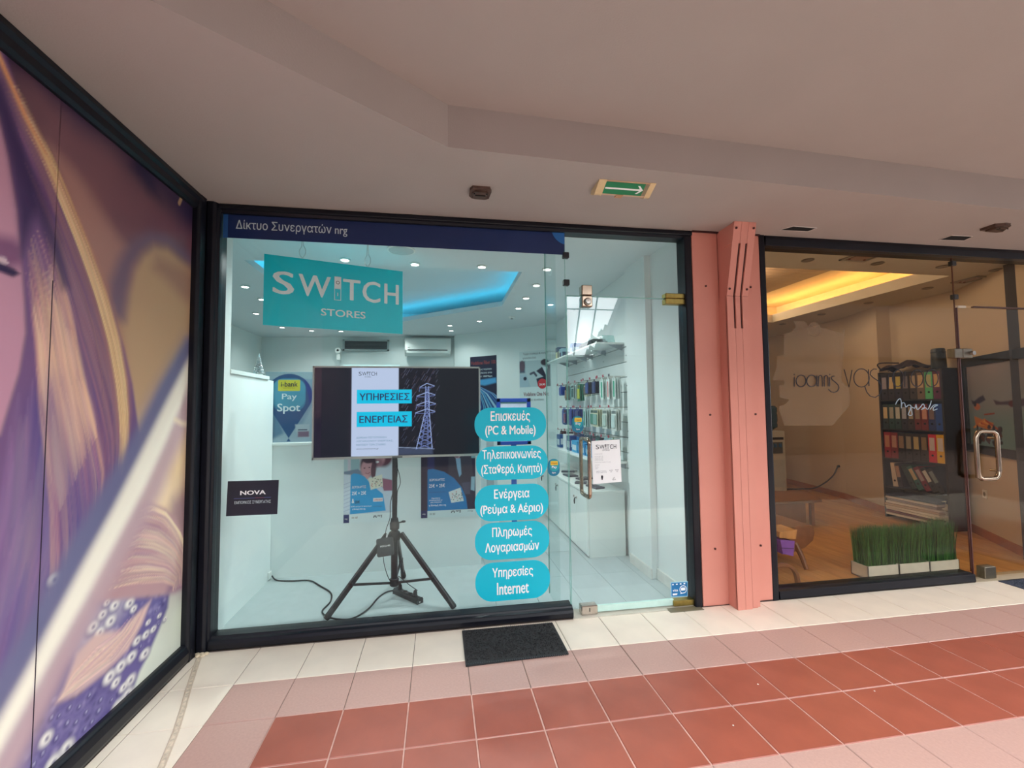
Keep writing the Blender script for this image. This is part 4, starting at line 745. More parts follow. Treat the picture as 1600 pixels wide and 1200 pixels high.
    P.poly([(q[0]-.025, q[1]) for q in a], (92, 92, 136), .08, .45); a, c, s = POLYS['beltcream']; P.poly(a, (216, 202, 194), .055, .95); P.poly([(q[0]-.010, q[1]) for q in a], (238, 232, 212), .035, .9)
    P.stroke([(-.16, 1.36), (-.10, 1.34), (-.04, 1.33)], .014, (236, 220, 184), .7, .9)
    P.stroke(PEEL, .012, (170, 134, 96), .9, .3)
    P.c = P.c*.88+P.c.mean(1, keepdims=True)*.12
    return np.clip(P.c*1.12, 0, 1)
po = thing('wall_poster', 'huge printed poster of blonde hair, a belt strap and sequins on the left wall', 'poster', (PX, -1.3, .085))
box('backing', (PX-.012, PX-.001, -2.70, -.04, .09, 2.61), M['white'], po)
print_sheet('print_panel', .925, 2.53, .0062, paint_poster, M['poster'], (PX, -.971, .085), po, xd=(0, 1, 0), ud=(0, 0, 1), u0=-.971, v0=.085)
print_sheet('print_panel', 1.726, 2.53, .0075, paint_poster, M['poster'], (PX, -2.695, .085), po, xd=(0, 1, 0), ud=(0, 0, 1), u0=-2.695, v0=.085)
MB().tube([(PX+.001, -.973, .09), (PX+.001, -.973, 1.9)], .0015, 5).build('joint_line', cm((40, 30, 50)), po)
# ================================================================ STICKERS AND SIGNS ON THE SHOP GLASS
GY = .1085
def film(name, poly, mat, par, y=GY, th=.0012): return MB().prism(poly, 1, y-th, y).build(name, mat, par, origin=None)
def rrect(cx, cz, hw, hh, r, n=8):
    o = []
    for (sx, sz, a0) in ((1, 1, 0), (-1, 1, 90), (-1, -1, 180), (1, -1, 270)):
        o += [(cx+sx*(hw-r)+r*math.cos(R(a0+90*k/n)), cz+sz*(hh-r)+r*math.sin(R(a0+90*k/n))) for k in range(n+1)]
    return o
t = thing('banner', 'navy film band with pale Greek lettering along the top of the shop window', 'banner', (1.13, GY, 2.48))
film('film', [(.045, 2.486), (.045, 2.64), (2.224, 2.642), (2.219, 2.478)], M['navy'], t)
film('end_strip', [(.018, 2.484), (.018, 2.64), (.045, 2.64), (.045, 2.486)], cm((44, 90, 150), .3), t)
film('disc_segment', [(2.222, 2.642)]+[(2.245+.118*math.cos(R(a)), 2.668+.118*math.sin(R(a))) for a in range(193, 262, 8)]+[(2.220, 2.552)], M['blue'], t, GY-.0013)
text('Δίκτυο Συνεργατών nrg', (.425, GY-.002, 2.566), .668, .076, M['letter_grey'], t, bold=.012)
pills = [(1.825, 1.295, .245, .113, 'Επισκευές', '(PC & Mobile)', .27, .345), (1.832, 1.037, .244, .112, 'Τηλεπικοινωνίες', '(Σταθερό, Κινητό)', .40, .415), (1.829, .774, .250, .119, 'Ενέργεια', '(Ρεύμα & Αέριο)', .24, .425),
         (1.829, .524, .251, .121, 'Πληρωμές', 'Λογαριασμών', .27, .365), (1.830, .261, .251, .125, 'Υπηρεσίες', 'Internet', .275, .215)]
plab = ['turquoise rounded sticker about PC and mobile repairs, topmost of the five on the glass', 'turquoise rounded sticker with the longest Greek word, second from the top', 'turquoise rounded sticker about electricity and gas, middle of the five', 'turquoise rounded sticker about bill payments, fourth from the top', 'turquoise rounded sticker ending in the word Internet, lowest of the five']
for (cx, cz, hw, hh, a, b, wa_, wb_), lab in zip(pills, plab):
    t = thing('window_sticker', lab, 'sticker', (cx, GY, cz-hh), 'turquoise service stickers on the shop window')
    film('film', rrect(cx, cz, hw, hh, hh*.93), M['teal'], t, th=.0015)
    text(a, (cx-.002, GY-.0018, cz+.052), wa_, .080, M['letter'], t, bold=.030)
    text(b, (cx-.002, GY-.0018, cz-.047), wb_, .080, M['letter'], t, bold=.030)
def pay_badge(cx, cz, lab):
    t = thing('payment_sticker', lab, 'sticker', (cx, GY, cz-.06), 'payment badges on the shop glass')
    film('film', rrect(cx, cz, .042, .058, .04), M['paydark'], t)
    film('inner_disc', rrect(cx+.003, cz+.014, .033, .040, .03), cm((20, 156, 170)), t, GY-.0014)
    film('yellow_label', rrect(cx+.003, cz+.030, .026, .014, .004, 3), M['yellow'], t, GY-.0028)
    text('i-bank', (cx+.003, GY-.0045, cz+.030), .042, .014, cm((190, 110, 30)), t, bold=.02)
    text('Pay', (cx+.003, GY-.0045, cz+.001), .036, .021, M['letter'], t, bold=.02)
    text('Spot', (cx, GY-.0045, cz-.036), .026, .013, M['letter'], t, bold=.02)
pay_badge(2.119, .996, 'small round petrol blue payment badge just right of the second turquoise sticker')
pay_badge(2.294, 1.288, 'small round petrol blue payment badge on the glass door above the handle')
t = thing('plaque', 'dark rectangular sign reading NOVA low at the left of the shop window', 'sign', (.22, GY, .767))
film('plate', [(.079, .978), (.368, .976), (.362, .768), (.073, .769)], cm((34, 37, 52), .35), t, th=.003)
text('NOVA', (.2225, GY-.0035, .905), .145, .026, M['letter'], t, bold=.045)
MB().box(.115, .325, GY-.0042, GY-.0034, .8715, .8730).build('rule', cm((110, 120, 190)), t)
MB().box(.235, .285, GY-.0044, GY-.0034, .8715, .8730).build('rule', cm((180, 90, 120)), t)
text('ΕΜΠΟΡΙΚΟΣ ΣΥΝΕΡΓΑΤΗΣ', (.222, GY-.0035, .848), .205, .018, M['letter_grey'], t, bold=.01)
# notice on the door
def switch_word(cx, cz, w, h, y, mat, mat2, t, ic, xd=(1, 0, 0), bold=.0, sub=True, nrm=None):
    """the word with a rocker switch for its I; positions as fractions of its width"""
    xv = Vector(xd).normalized(); nv = xv.cross(Vector((0, 0, 1)))
    def at(u, z, d=0): p = Vector((cx, y, cz))+xv*((u-.5)*w)+Vector((0, 0, z))+nv*d; return p
    for s, a, b in (('S', .004, .160), ('W', .19, .435), ('T', .53, .672), ('C', .688, .84), ('H', .873, 1.0)):
        text(s, at((a+b)/2, 0), (b-a)*w, h*(1.04 if s in 'SC' else 1), mat, t, xd=xd, bold=bold)
    u0, u1 = .462, .516
    MI = Matrix((( xv.x, -nv.x, 0, at(.5, 0).x), (xv.y, -nv.y, 0, at(.5, 0).y), (0, 0, 1, at(.5, 0).z), (0, 0, 0, 1)))
    a, b = (u0-.5)*w, (u1-.5)*w; e = (b-a)*.08
    MB(MI).box(a, b, -.0012, 0, .01*h, h*.56).build('switch_rocker', mat, t)
    mb = MB(MI)
    for q in ((a, a+e, -h*.56, 0), (b-e, b, -h*.56, 0), (a, b, -h*.56, -h*.56+e), (a, b, -e, 0)): mb.box(q[0], q[1], -.0012, 0, q[2], q[3])
    mb.box((a+b)/2-e*.7, (a+b)/2+e*.7, -.0012, 0, -h*.36, -h*.20); mb.build('switch_frame', mat, t)
    rr = (b-a)*.24; mb = MB(MI)
    mb.tube([((a+b)/2+rr*math.cos(2*math.pi*k/14), -.0016, h*.28+rr*math.sin(2*math.pi*k/14)) for k in range(15)], rr*.16, 4, cap=False)
    mb.build('switch_ring', mat2, t)
t = thing('notice', 'white paper notice with opening hours taped to the glass door', 'notice', (2.5, GY, .875))
film('sheet', [(2.392, 1.170), (2.599, 1.176), (2.606, .882), (2.397, .872)], M['paper'], t)
switch_word(2.496, 1.128, .150, .030, GY-.0018, M['ink'], M['paper'], t, None)
text('STORES', (2.496, GY-.0018, 1.103), .052, .009, M['ink'], t)
def greek_lines(t, x, z, w, n, dz, h, y, seed=0, mat=None, al=(1, .7, .85, .6)):
    ws = ['Δευτέρα 9:00 14:30', 'Τρίτη 9:00 14:30', 'Τετάρτη 9:00 14:30', 'Πέμπτη 9:00 21:00', 'Παρασκευή 9:00 21:00', 'Σάββατο 9:00 15:00']
    for k in range(n):
        ww = w*al[k % len(al)]; text(ws[(k+seed) % 6], (x+ww/2, y, z-k*dz), ww, h, mat or cm((120, 130, 140)), t, name='text_line')
greek_lines(t, 2.413, 1.079, .055, 1, .01, .006, GY-.0018); greek_lines(t, 2.413, 1.062, .06, 4, .0095, .006, GY-.0018, 0, None, (1, 1, 1, 1))
greek_lines(t, 2.413, 1.021, .115, 1, .01, .005, GY-.0018, 3); greek_lines(t, 2.413, 1.003, .032, 4, .0085, .005, GY-.0018, 2)
text('ΔΕΥΤΕΡΑ\nΤΕΤΑΡΤΗ', (2.459, GY-.0018, .955), .075, .016, cm((150, 158, 166)), t)
text('ΚΑΡΤΕΣ\n600', (2.530, GY-.0018, .958), .024, .018, cm((90, 96, 110)), t); text('POS\n75', (2.573, GY-.0018, .960), .024, .018, cm((90, 96, 110)), t)
MB().lathe([(0, .0), (.004, .001), (.005, .012), (.008, .020), (.006, .028), (0, .032)], (2.463, GY-.003, .900), 8).build('bulb_symbol', M['ink'], t)
MB().tube([(2.540, GY-.002, .897), (2.562, GY-.002, .897), (2.551, GY-.002, .916), (2.540, GY-.002, .897)], .0012, 4).build('triangle_symbol', M['ink'], t)
t = thing('card_sticker', 'small blue and white contactless payment sticker low on the glass door', 'sticker', (3.02, GY, .065))
film('border', [(2.953, .168), (3.084, .165), (3.080, .062), (2.952, .066)], cm((150, 200, 224)), t)
film('film', [(2.958, .163), (3.079, .160), (3.075, .067), (2.957, .071)], cm((20, 112, 170)), t, GY-.0014)
MB().tube([(3.045+.026*math.cos(R(a)), GY-.003, .113+.026*math.sin(R(a))) for a in range(-60, 241, 20)]+[(3.022, GY-.003, .086), (3.058, GY-.003, .090)], .0024, 5).build('ring_symbol', M['letter'], t)
film('label', rrect(3.045, .116, .016, .010, .003, 2), M['letter'], t, GY-.0026)
film('label', [(2.965, .078), (2.998, .079), (3.000, .090), (2.965, .090)], M['letter'], t, GY-.0026)
text('visa', (2.985, GY-.003, .112), .040, .018, M['letter'], t, bold=.02)
mb = MB()
for k in range(4): mb.box(2.963+.029*k, 2.975+.029*k, GY-.0032, GY-.0026, .148, .156)
mb.build('top_marks', M['letter'], t)
# ================================================================ SHOP A THINGS
t = thing('hanging_sign', 'turquoise board reading SWITCH STORES hung behind the shop window', 'sign', (.62, .49, 1.98))
SA, SB = Vector((.170, .35, 0)), Vector((1.070, .635, 0)); SX = (SB-SA).normalized(); SL = (SB-SA).length; SN = SX.cross(Vector((0, 0, 1)))
MS = Matrix(((SX.x, -SN.x, 0, SA.x), (SX.y, -SN.y, 0, SA.y), (0, 0, 1, 1.985), (0, 0, 0, 1)))
MB(MS).box(0, SL, 0, .012, 0, .49).build('board', M['teal_board'], t, bev=.001)
def switch_on(cx, cy, cz, w, h, mat, mat2, t, xd, bold): 
    global _sy
    switch_word(cx, cz, w, h, cy, mat, mat2, t, None, xd=xd, bold=bold)
c = SA+SX*(SL*.51)+SN*.002
switch_on(c.x, c.y, 1.985+.49*.615, SL*.915, .155, M['letter'], M['ink'], t, SX, .022)
c = SA+SX*(SL*.545)+SN*.002
text('STORES', (c.x, c.y, 1.985+.49*.245), SL*.325, .052, M['letter'], t, xd=SX, bold=.02)
for f in (.25, .72):
    p = SA+SX*SL*f; mb = MB()
    mb.tube([(p.x, p.y, 2.475), (p.x-.018, p.y, 2.50), (p.x-.022, p.y, 2.53), (p.x-.006, p.y, 2.56), (p.x, p.y, 2.68)], .0022, 5)
    mb.tube([(p.x, p.y, 2.475), (p.x+.02, p.y, 2.505), (p.x+.022, p.y, 2.54), (p.x+.006, p.y, 2.57), (p.x, p.y, 2.68)], .0022, 5)
    mb.build('hanging_wire', cm((190, 204, 204), .3), t)
# ---- television
TX0, TX1, TZ0, TZ1, TY = .432, 1.664, 1.040, 1.728, .585
def paint_tv(x, y):
    P = Paint(x, y, (16, 20, 34)); a = lambda X: X-(TX0+.014); b = lambda Z_: Z_-(TZ0+.018)
    P.rect(a(.705), a(1.047), -.1, .8, (196, 206, 236)); P.rect(a(1.047), a(1.32), -.1, .8, (14, 14, 28)); P.rect(a(1.32), 2, -.1, .8, (17, 21, 30))
    P.rect(a(.69), a(.703), -.1, .8, (34, 26, 42), .006)
    for k in range(130):
        q = a(random.uniform(1.06, 1.33)); z = b(random.uniform(1.12, 1.70)); l = random.uniform(.01, .05)
        P.stroke([(q, z), (q+l*.6, z+l)], .0016, random.choice([(70, 74, 104), (110, 110, 140), (90, 70, 80)]), .7)
    P.rect(a(1.047), a(1.30), b(1.06), b(1.115), (62, 70, 96), .012); P.stroke([(a(1.047), b(1.118)), (a(1.2), b(1.108)), (a(1.31), b(1.10))], .003, (150, 160, 190), .8)
    tx = lambda u: a(1.246+(u-665)*.00467); tz = lambda v: b(1.585-(v-602)*.00488)
    c1 = (168, 182, 232); c2 = (120, 134, 196)
    P.stroke([(tx(650), tz(701)), (tx(664), tz(645)), (tx(665), tz(604))], .0028, c1); P.stroke([(tx(675.5), tz(701)), (tx(671), tz(645)), (tx(670), tz(604))], .0028, c1)
    P.stroke([(tx(657), tz(700)), (tx(666.5), tz(650))], .002, c2); P.stroke([(tx(669), tz(700)), (tx(668), tz(650))], .002, c2)
    hz = [701, 692, 683, 674, 665, 657, 649, 641, 634, 627, 620, 614, 608]
    def ed(v):
        if v > 645: f = (701-v)/56; return 650+14*f, 675.5-4.5*f
        f = (645-v)/41; return 664+f, 671-f
    for v0, v1 in zip(hz[:-1], hz[1:]):
        l0, r0 = ed(v0); l1, r1 = ed(v1)
        P.stroke([(tx(l0), tz(v0)), (tx(r1), tz(v1))], .002, c2); P.stroke([(tx(r0), tz(v0)), (tx(l1), tz(v1))], .002, c2); P.stroke([(tx(l1), tz(v1)), (tx(r1), tz(v1))], .0018, c2)
    for v, l, r in ((602, 656, 679), (616, 651, 680), (630, 651, 681), (642, 649, 680)):
        P.stroke([(tx(l), tz(v+3)), (tx(667), tz(v-3)), (tx(r), tz(v+1))], .0025, c1); P.stroke([(tx(l), tz(v+4)), (tx(667), tz(v+4)), (tx(r), tz(v+2))], .002, c2)
        P.stroke([(tx(l), tz(v+3)), (tx(l-1.5), tz(v+10))], .0015, c2)
    for z0, z1 in ((1.447, 1.552), (1.274, 1.388)): P.rect(a(.743), a(1.143), b(z0), b(z1), (0, 196, 236), .001)
    return P.c
tv = thing('television', 'wide television with a silver frame showing a pylon and Greek text', 'television', (1.05, TY, TZ0))
MB().box(TX0, TX1, TY+.004, TY+.05, TZ0, TZ1).build('housing', M['hard'], tv, bev=.004)
mb = MB()
for q in ((TX0, TX1, TZ0, TZ0+.017), (TX0, TX1, TZ1-.012, TZ1), (TX0, TX0+.012, TZ0, TZ1), (TX1-.012, TX1, TZ0, TZ1)): mb.box(q[0], q[1], TY-.006, TY+.006, q[2], q[3])
mb.build('bezel', M['silver'], tv)
print_sheet('screen', TX1-TX0-.026, TZ1-TZ0-.03, .0036, paint_tv, M['screen'], (TX0+.014, TY+.002, TZ0+.018), tv)
box('logo_plate', (1.0, 1.075, TY-.0085, TY-.006, TZ0+.001, TZ0+.013), cm((110, 112, 112)), tv)
def etext(s, cx, cz, w, h, rgb, st=.9, bold=0): text(s, (cx, TY, cz), w, h, emat_c(rgb, st), tv, bold=bold)
_ec = {}
def emat_c(rgb, st):
    k = tuple(rgb)+(st,)
    if k not in _ec: _ec[k] = emat('lit text', rgb, st); _ec[k].node_tree.nodes['Principled BSDF'].inputs['Base Color'].default_value = (.01, .01, .01, 1)
    return _ec[k]
etext('ΥΠΗΡΕΣΙΕΣ', .944, 1.499, .365, .053, (16, 40, 92), bold=.03); etext('ΕΝΕΡΓΕΙΑΣ', .937, 1.331, .350, .053, (16, 40, 92), bold=.03)
switch_word(.821, 1.672, .132, .028, TY, emat_c((60, 66, 84), .9), M['paper'], tv, None)
text('STORES', (.821, TY, 1.648), .045, .009, emat_c((90, 96, 110), .9), tv)
for s, w, z in (('ΔΩΡΕΑΝ ΠΙΣΤΟΠΟΙΗΣΗ', .215, 1.196), ('ΛΟΓΑΡΙΑΣΜΟΥ ΕΝΕΡΓΕΙΑΣ,', .265, 1.169), ('ΡΑΝΤΕΒΟΥ ΤΩΡΑ ΣΤΑΘΜΟ', .21, 1.143), ('www.switchstores.gr', .160, 1.112)):
    text(s, (.742+w/2, TY, z), w, .014, emat_c((96, 140, 170) if z > 1.12 else (60, 66, 90), .9), tv)
# ---- tripod
tri = thing('tripod_stand', 'black three-legged tripod stand carrying the television', 'tripod', (1.015, .63, 0))
PXY = (1.015, .63)
MB().tube([(*PXY, .46), (*PXY, 1.40)], .019, 14).build('upper_pole', M['hard2'], tri, smooth=True)
MB().tube([(*PXY, .085), (*PXY, .56)], .025, 14).build('lower_pole', M['hard2'], tri, smooth=True)
MB().lathe([(.026, 0), (.034, .005), (.036, .05), (.03, .06), (.026, .085), (.020, .09)], (*PXY, .50), 16).build('collar', M['hard'], tri, smooth=True)
MB().lathe([(.026, 0), (.042, .006), (.045, .05), (.036, .065), (.026, .07)], (*PXY, .42), 16).build('hub', M['hard'], tri, smooth=True)
mb = MB().cyl((PXY[0]+.03, PXY[1], .55), (PXY[0]+.06, PXY[1], .555), .006, 8); mb.lathe([(.004, 0), (.015, .003), (.015, .014), (0, .016)], (PXY[0]+.066, PXY[1], .548), 10); mb.build('clamp_knob', M['hard'], tri)
box('bracket', (.955, 1.075, TY+.052, .655, 1.18, 1.42), M['hard2'], tri, bev=.003)
feet = [(.598, .335), (1.452, .345), (1.055, 1.00)]
for fx, fy in feet:
    d = Vector((fx-PXY[0], fy-PXY[1], 0)).normalized(); top = Vector((PXY[0], PXY[1], .478))+d*.06; ft = Vector((fx, fy, .012))
    bx_ = top+(ft-top)*.93; side = d.cross(Vector((0, 0, 1))); dn = (ft-top).normalized(); nn = side.cross(dn)
    mb = MB(); w_, h_ = .0115, .019
    pts = []
    for p in (top, bx_): pts += [p+side*sx*w_+nn*sz*h_ for sx, sz in ((-1, -1), (1, -1), (1, 1), (-1, 1))]
    mb.add(pts, [(0, 3, 2, 1), (4, 5, 6, 7), (0, 1, 5, 4), (1, 2, 6, 5), (2, 3, 7, 6), (3, 0, 4, 7)])
    lg = mb.build('leg', M['hard2'], tri, bev=.003)
    MB().tube([bx_-dn*.03, bx_+dn*.01, ft-dn*.012, ft], [.019, .021, .022, .017], 12).build('rubber_foot', M['hard'], lg, smooth=True)
    a = top+(ft-top)*.62; b = Vector((PXY[0], PXY[1], .115))+d*.028
    MB().tube([a, b], .0095, 6).build('brace', M['hard2'], tri)
    MB().box(a.x-.016, a.x+.016, a.y-.016, a.y+.016, a.z-.018, a.z+.018).build('brace_clamp', M['hard'], tri, bev=.004)
MB().lathe([(.03, 0), (.034, .004), (.034, .05), (.027, .055)], (*PXY, .09), 14).build('lower_collar', M['hard'], tri, smooth=True)
mp_ = thing('media_player', 'small black rounded media box hung on the tripod hub', 'media box', (.95, .56, .32))
TM = Matrix.Translation((.957, .548, .400)) @ Matrix.Rotation(R(-6), 4, 'Y') @ Matrix.Rotation(R(-14), 4, 'X')
MB(TM).prism(rrect(0, 0, .059, .064, .014, 4), 1, -.012, .012).build('case', M['darkgrey'], mp_, bev=.003)
text('MXQ-4K', TM @ Vector((.004, -.0125, .006)), .072, .015, M['letter'], mp_, xd=TM.to_3x3() @ Vector((1, 0, 0)), ud=TM.to_3x3() @ Vector((0, 0, 1)), bold=.015)
MB().cyl((.965, .56, .46), (.967, .575, .485), .006, 8).build('plug', cm((200, 200, 200)), mp_)
ps = thing('power_strip', 'black multi-socket power strip on the floor under the tripod', 'power strip', (1.12, .58, 0))
PM = Matrix.Translation((1.115, .59, .005)) @ Matrix.Rotation(math.atan2(.475-.71, 1.215-1.02), 4, 'Z')
MB(PM).prism([(-.026, 0), (.026, 0), (.026, .028), (.018, .040), (-.018, .040), (-.026, .028)], 0, -.148, .148).build('body', M['hard2'], ps, bev=.003)
for k in range(4):
    MB(PM).cyl((-.095+.062*k, 0, .0395), (-.095+.062*k, 0, .0415), .019, 16).build('socket', M['hard'], ps)
    MB(PM).cyl((-.095+.062*k, 0, .0413), (-.095+.062*k, 0, .0420), .014, 12).build('socket_hole', M['hole'], ps)
for k in (0, 3):
    MB(PM).tube([(-.095+.062*k, 0, .042), (-.095+.062*k, 0, .07), (-.098+.062*k, 0, .082)], [.016, .014, .007], 10).build('plug', M['hard'], ps, smooth=True)
MB(PM).box(.142, .1485, -.008, .004, .008, .018).build('switch_end', cm((200, 200, 196)), ps)
def smooth_path(p, n=6):
    p = [Vector(q) for q in p]; o = []
    for i in range(len(p)-1):
        a = p[max(i-1, 0)]; b = p[i]; c = p[i+1]; d = p[min(i+2, len(p)-1)]
        for k in range(n):
            u = k/n; o.append(.5*((2*b)+(-a+c)*u+(2*a-5*b+4*c-d)*u*u+(-a+3*b-3*c+d)*u**3))
    return o+[p[-1]]
cord = [(-.02, 1.17, .035), (.03, 1.13, .012), (.16, 1.09, .012), (.30, 1.07, .012), (.42, .93, .012), (.53, .78, .012), (.565, .62, .012), (.545, .47, .012), (.60, .375, .012), (.70, .315, .012), (.78, .32, .012), (.855, .44, .012), (.90, .62, .012), (.95, .71, .014), (1.01, .715, .02)]
MB().tube(smooth_path(cord), .0058, 8).build('power_cord', M['hard'], ps, smooth=True)
wo = box('wall_outlet', (-.041, -.028, 1.13, 1.185, .02, .075), M['white_plastic'], None, bev=.002); tag(wo, 'small white outlet low on the side wall where the black cord starts', 'outlet')
for lab, p in (('thin black cable from the media box down to the power strip', [(.94, .56, .345), (.95, .58, .25), (.985, .60, .14), (1.03, .64, .10), (1.056, .664, .085)]),
               ('thin black cable running down the television pole into the media box', [(1.03, .64, 1.05), (1.035, .60, .90), (.99, .60, .72), (.985, .60, .60), (.96, .58, .52), (.955, .56, .465)]),
               ('thin black cable looping from the tripod collar to the strip end', [(1.045, .62, .16), (1.09, .60, .13), (1.13, .55, .115), (1.19, .50, .09)]),
               ('thin black cable bulging out right of the television pole', [(1.03, .62, .98), (1.052, .62, .90), (1.056, .62, .84), (1.036, .62, .78), (1.03, .62, .66), (1.0, .60, .56)])):
    o = MB().tube(smooth_path(p), .0028, 6).build('cable', M['hard'], None, smooth=True); tag(o, lab, 'cable')
# ---- posters on the partition
def mini_poster(x0, x1, z0, z1, seed, lab):
    W, H = x1-x0, z1-z0
    def fn(x, y):
        P = Paint(x, y, (196, 206, 214)); X = lambda u: u*W; Yy = lambda v: (1-v)*H
        if seed == 0:
            for a, b, c in ((0, .08, (176, 196, 200)), (.08, .14, (200, 190, 200)), (.14, .32, (150, 178, 186)), (.32, .36, (196, 190, 196)), (.36, .55, (158, 180, 188))): P.rect(X(a), X(b), Yy(.34), Yy(0), c, .004)
            P.poly([(X(0), Yy(.33)), (X(.28), Yy(.30)), (X(.42), Yy(.36)), (X(.42), Yy(.42)), (X(0), Yy(.36))], (110, 130, 152), .006)
            P.rect(X(0), X(.14), Yy(.86), Yy(.37), (206, 216, 226), .004)
            for k in range(8): P.stroke([(X(0), Yy(.5+.05*k)), (X(.13), Yy(.47+.05*k))], .003, (150, 164, 190), .6)
            P.poly([(X(.62), Yy(.42)), (X(.78), Yy(.30)), (X(.98), Yy(.26)), (X(1), Yy(.86)), (X(.84), Yy(.86)), (X(.66), Yy(.6))], (196, 208, 220), .006)
            P.ell(X(.82), Yy(.11), W*.19, H*.17, (96, 58, 72)); P.ell(X(.70), Yy(.14), W*.145, H*.135, (200, 148, 156)); P.ell(X(.70), Yy(.225), W*.11, H*.055, (132, 86, 100), .4, .8); P.ell(X(.66), Yy(.215), W*.055, H*.014, (240, 238, 240))
            P.stroke([(X(.50), Yy(.09)), (X(.60), Yy(.12)), (X(.74), Yy(.155)), (X(.84), Yy(.165))], .004, (40, 28, 34)); P.ell(X(.60), Yy(.15), W*.03, H*.012, (110, 60, 76), .3, .8)
            P.poly([(X(.72), Yy(.42)), (X(.99), Yy(.46)), (X(1), Yy(.60)), (X(.82), Yy(.60))], (150, 92, 116), .006)
            P.ell(X(.50), Yy(.25), W*.17, H*.15, (74, 52, 66)); P.ell(X(.47), Yy(.30), W*.125, H*.115, (196, 146, 152)); P.ell(X(.50), Yy(.18), W*.12, H*.05, (74, 52, 66)); P.ell(X(.60), Yy(.33), W*.05, H*.11, (92, 60, 74))
            P.ell(X(.42), Yy(.29), W*.018, H*.008, (70, 40, 52)); P.ell(X(.52), Yy(.285), W*.018, H*.008, (70, 40, 52)); P.stroke([(X(.44), Yy(.355)), (X(.49), Yy(.365)), (X(.53), Yy(.35))], .0025, (130, 60, 76))
            P.ell(X(.44), Yy(.41), W*.07, H*.035, (206, 158, 160))
            P.poly([(X(.14), Yy(.38)), (X(.20), Yy(.355)), (X(.30), Yy(.365)), (X(.42), Yy(.40)), (X(.55), Yy(.50)), (X(.80), Yy(.64)), (X(.86), Yy(.86)), (X(.13), Yy(.89))], (24, 156, 214), .003)
            P.poly([(X(.50), Yy(.43)), (X(.78), Yy(.38)), (X(.80), Yy(.54)), (X(.55), Yy(.58))], (226, 224, 206), .002)
            for k in range(26): P.ell(X(random.uniform(.54, .77)), Yy(random.uniform(.42, .55)), W*.012, H*.006, random.choice([(196, 120, 110), (90, 120, 110), (70, 60, 80), (200, 170, 90)]))
            P.rect(X(.60), X(.80), Yy(.735), Yy(.69), (232, 220, 222)); P.rect(X(0), X(1), Yy(1.01), Yy(.885), (222, 232, 232)); P.rect(X(0), X(.115), Yy(1.0), Yy(.89), (44, 56, 104))
        else:
            P.rect(0, W, 0, H, (38, 36, 62)); P.rect(X(0), X(.12), Yy(1), Yy(0), (52, 44, 66), .006); P.rect(X(.12), X(.25), Yy(.4), Yy(0), (50, 50, 96), .01); P.rect(X(.25), X(.5), Yy(.5), Yy(0), (40, 36, 58), .01)
            P.rect(X(.74), X(.95), Yy(.12), Yy(0), (176, 208, 216), .003); P.rect(X(.82), X(.85), Yy(.12), Yy(0), (90, 140, 160), .002); P.rect(X(.90), X(1), Yy(.2), Yy(0), (150, 190, 200), .005)
            P.poly([(X(.50), Yy(.55)), (X(.50), Yy(.17)), (X(.60), Yy(.12)), (X(.80), Yy(.10)), (X(.92), Yy(.16)), (X(.97), Yy(.55)), (X(.94), Yy(.64)), (X(.60), Yy(.62))], (58, 56, 72), .006)
            P.poly([(X(.63), Yy(.18)), (X(.72), Yy(.20)), (X(.74), Yy(.42)), (X(.70), Yy(.46)), (X(.66), Yy(.34))], (140, 176, 204), .003)
            P.ell(X(.665), Yy(.135), W*.065, H*.065, (190, 150, 156)); P.ell(X(.68), Yy(.085), W*.075, H*.035, (40, 32, 46)); P.ell(X(.655), Yy(.175), W*.035, H*.016, (84, 60, 74), .3, .8)
            P.poly([(X(.74), Yy(.54)), (X(.90), Yy(.53)), (X(.90), Yy(.7)), (X(.80), Yy(.7))], (76, 76, 98), .005); P.poly([(X(.92), Yy(.46)), (X(.99), Yy(.46)), (X(.98), Yy(.66)), (X(.91), Yy(.64))], (150, 186, 204), .004)
            P.poly([(X(.12), Yy(.36)), (X(.13), Yy(.34)), (X(.22), Yy(.335)), (X(.42), Yy(.38)), (X(.60), Yy(.47)), (X(.74), Yy(.60)), (X(.82), Yy(.74)), (X(.85), Yy(.90)), (X(.12), Yy(.91))], (20, 124, 188), .003)
            P.poly([(X(.50), Yy(.66)), (X(.72), Yy(.605)), (X(.78), Yy(.79)), (X(.55), Yy(.81))], (220, 226, 224), .002)
            for k in range(26): P.ell(X(random.uniform(.54, .75)), Yy(random.uniform(.66, .79)), W*.012, H*.006, random.choice([(196, 120, 110), (90, 120, 110), (70, 60, 80), (120, 120, 130)]))
            P.rect(X(.115), X(1), -.01, Yy(.905), (216, 230, 230)); P.rect(X(0), X(.115), Yy(1), Yy(.9), (40, 44, 90))
        return P.c
    t = thing('poster', lab, 'poster', ((x0+x1)/2, 1.1945, z0), 'posters pinned to the low white partition')
    box('sheet', (x0, x1, 1.1925, 1.1945, z0, z1), M['paper'], t)
    print_sheet('print', W, H, .0045, fn, M['print'], (x0, 1.192, z0), t)
    X = lambda u: x0+u*W; Z_ = lambda v: z1-v*H; y = 1.1915; L = M['letter']
    if seed == 0:
        text('ΔΩΡΟΚΑΡΤΕΣ', (X(.31), y, Z_(.535)), W*.29, .022, L, t, bold=.01); text('25€ + 25€', (X(.31), y, Z_(.615)), W*.29, .032, L, t, bold=.02)
        text('&', (X(.19), y, Z_(.715)), W*.05, .038, L, t, bold=.03); text('20€', (X(.28), y, Z_(.73)), W*.1, .026, M['ink'], t, bold=.02)
        text('ΔΩΡΟ μαζί με το πρόγραμμα', (X(.36), y, Z_(.79)), W*.42, .014, L, t); text('η δύναμή σου nrg', (X(.31), y, Z_(.825)), W*.26, .020, L, t, bold=.02)
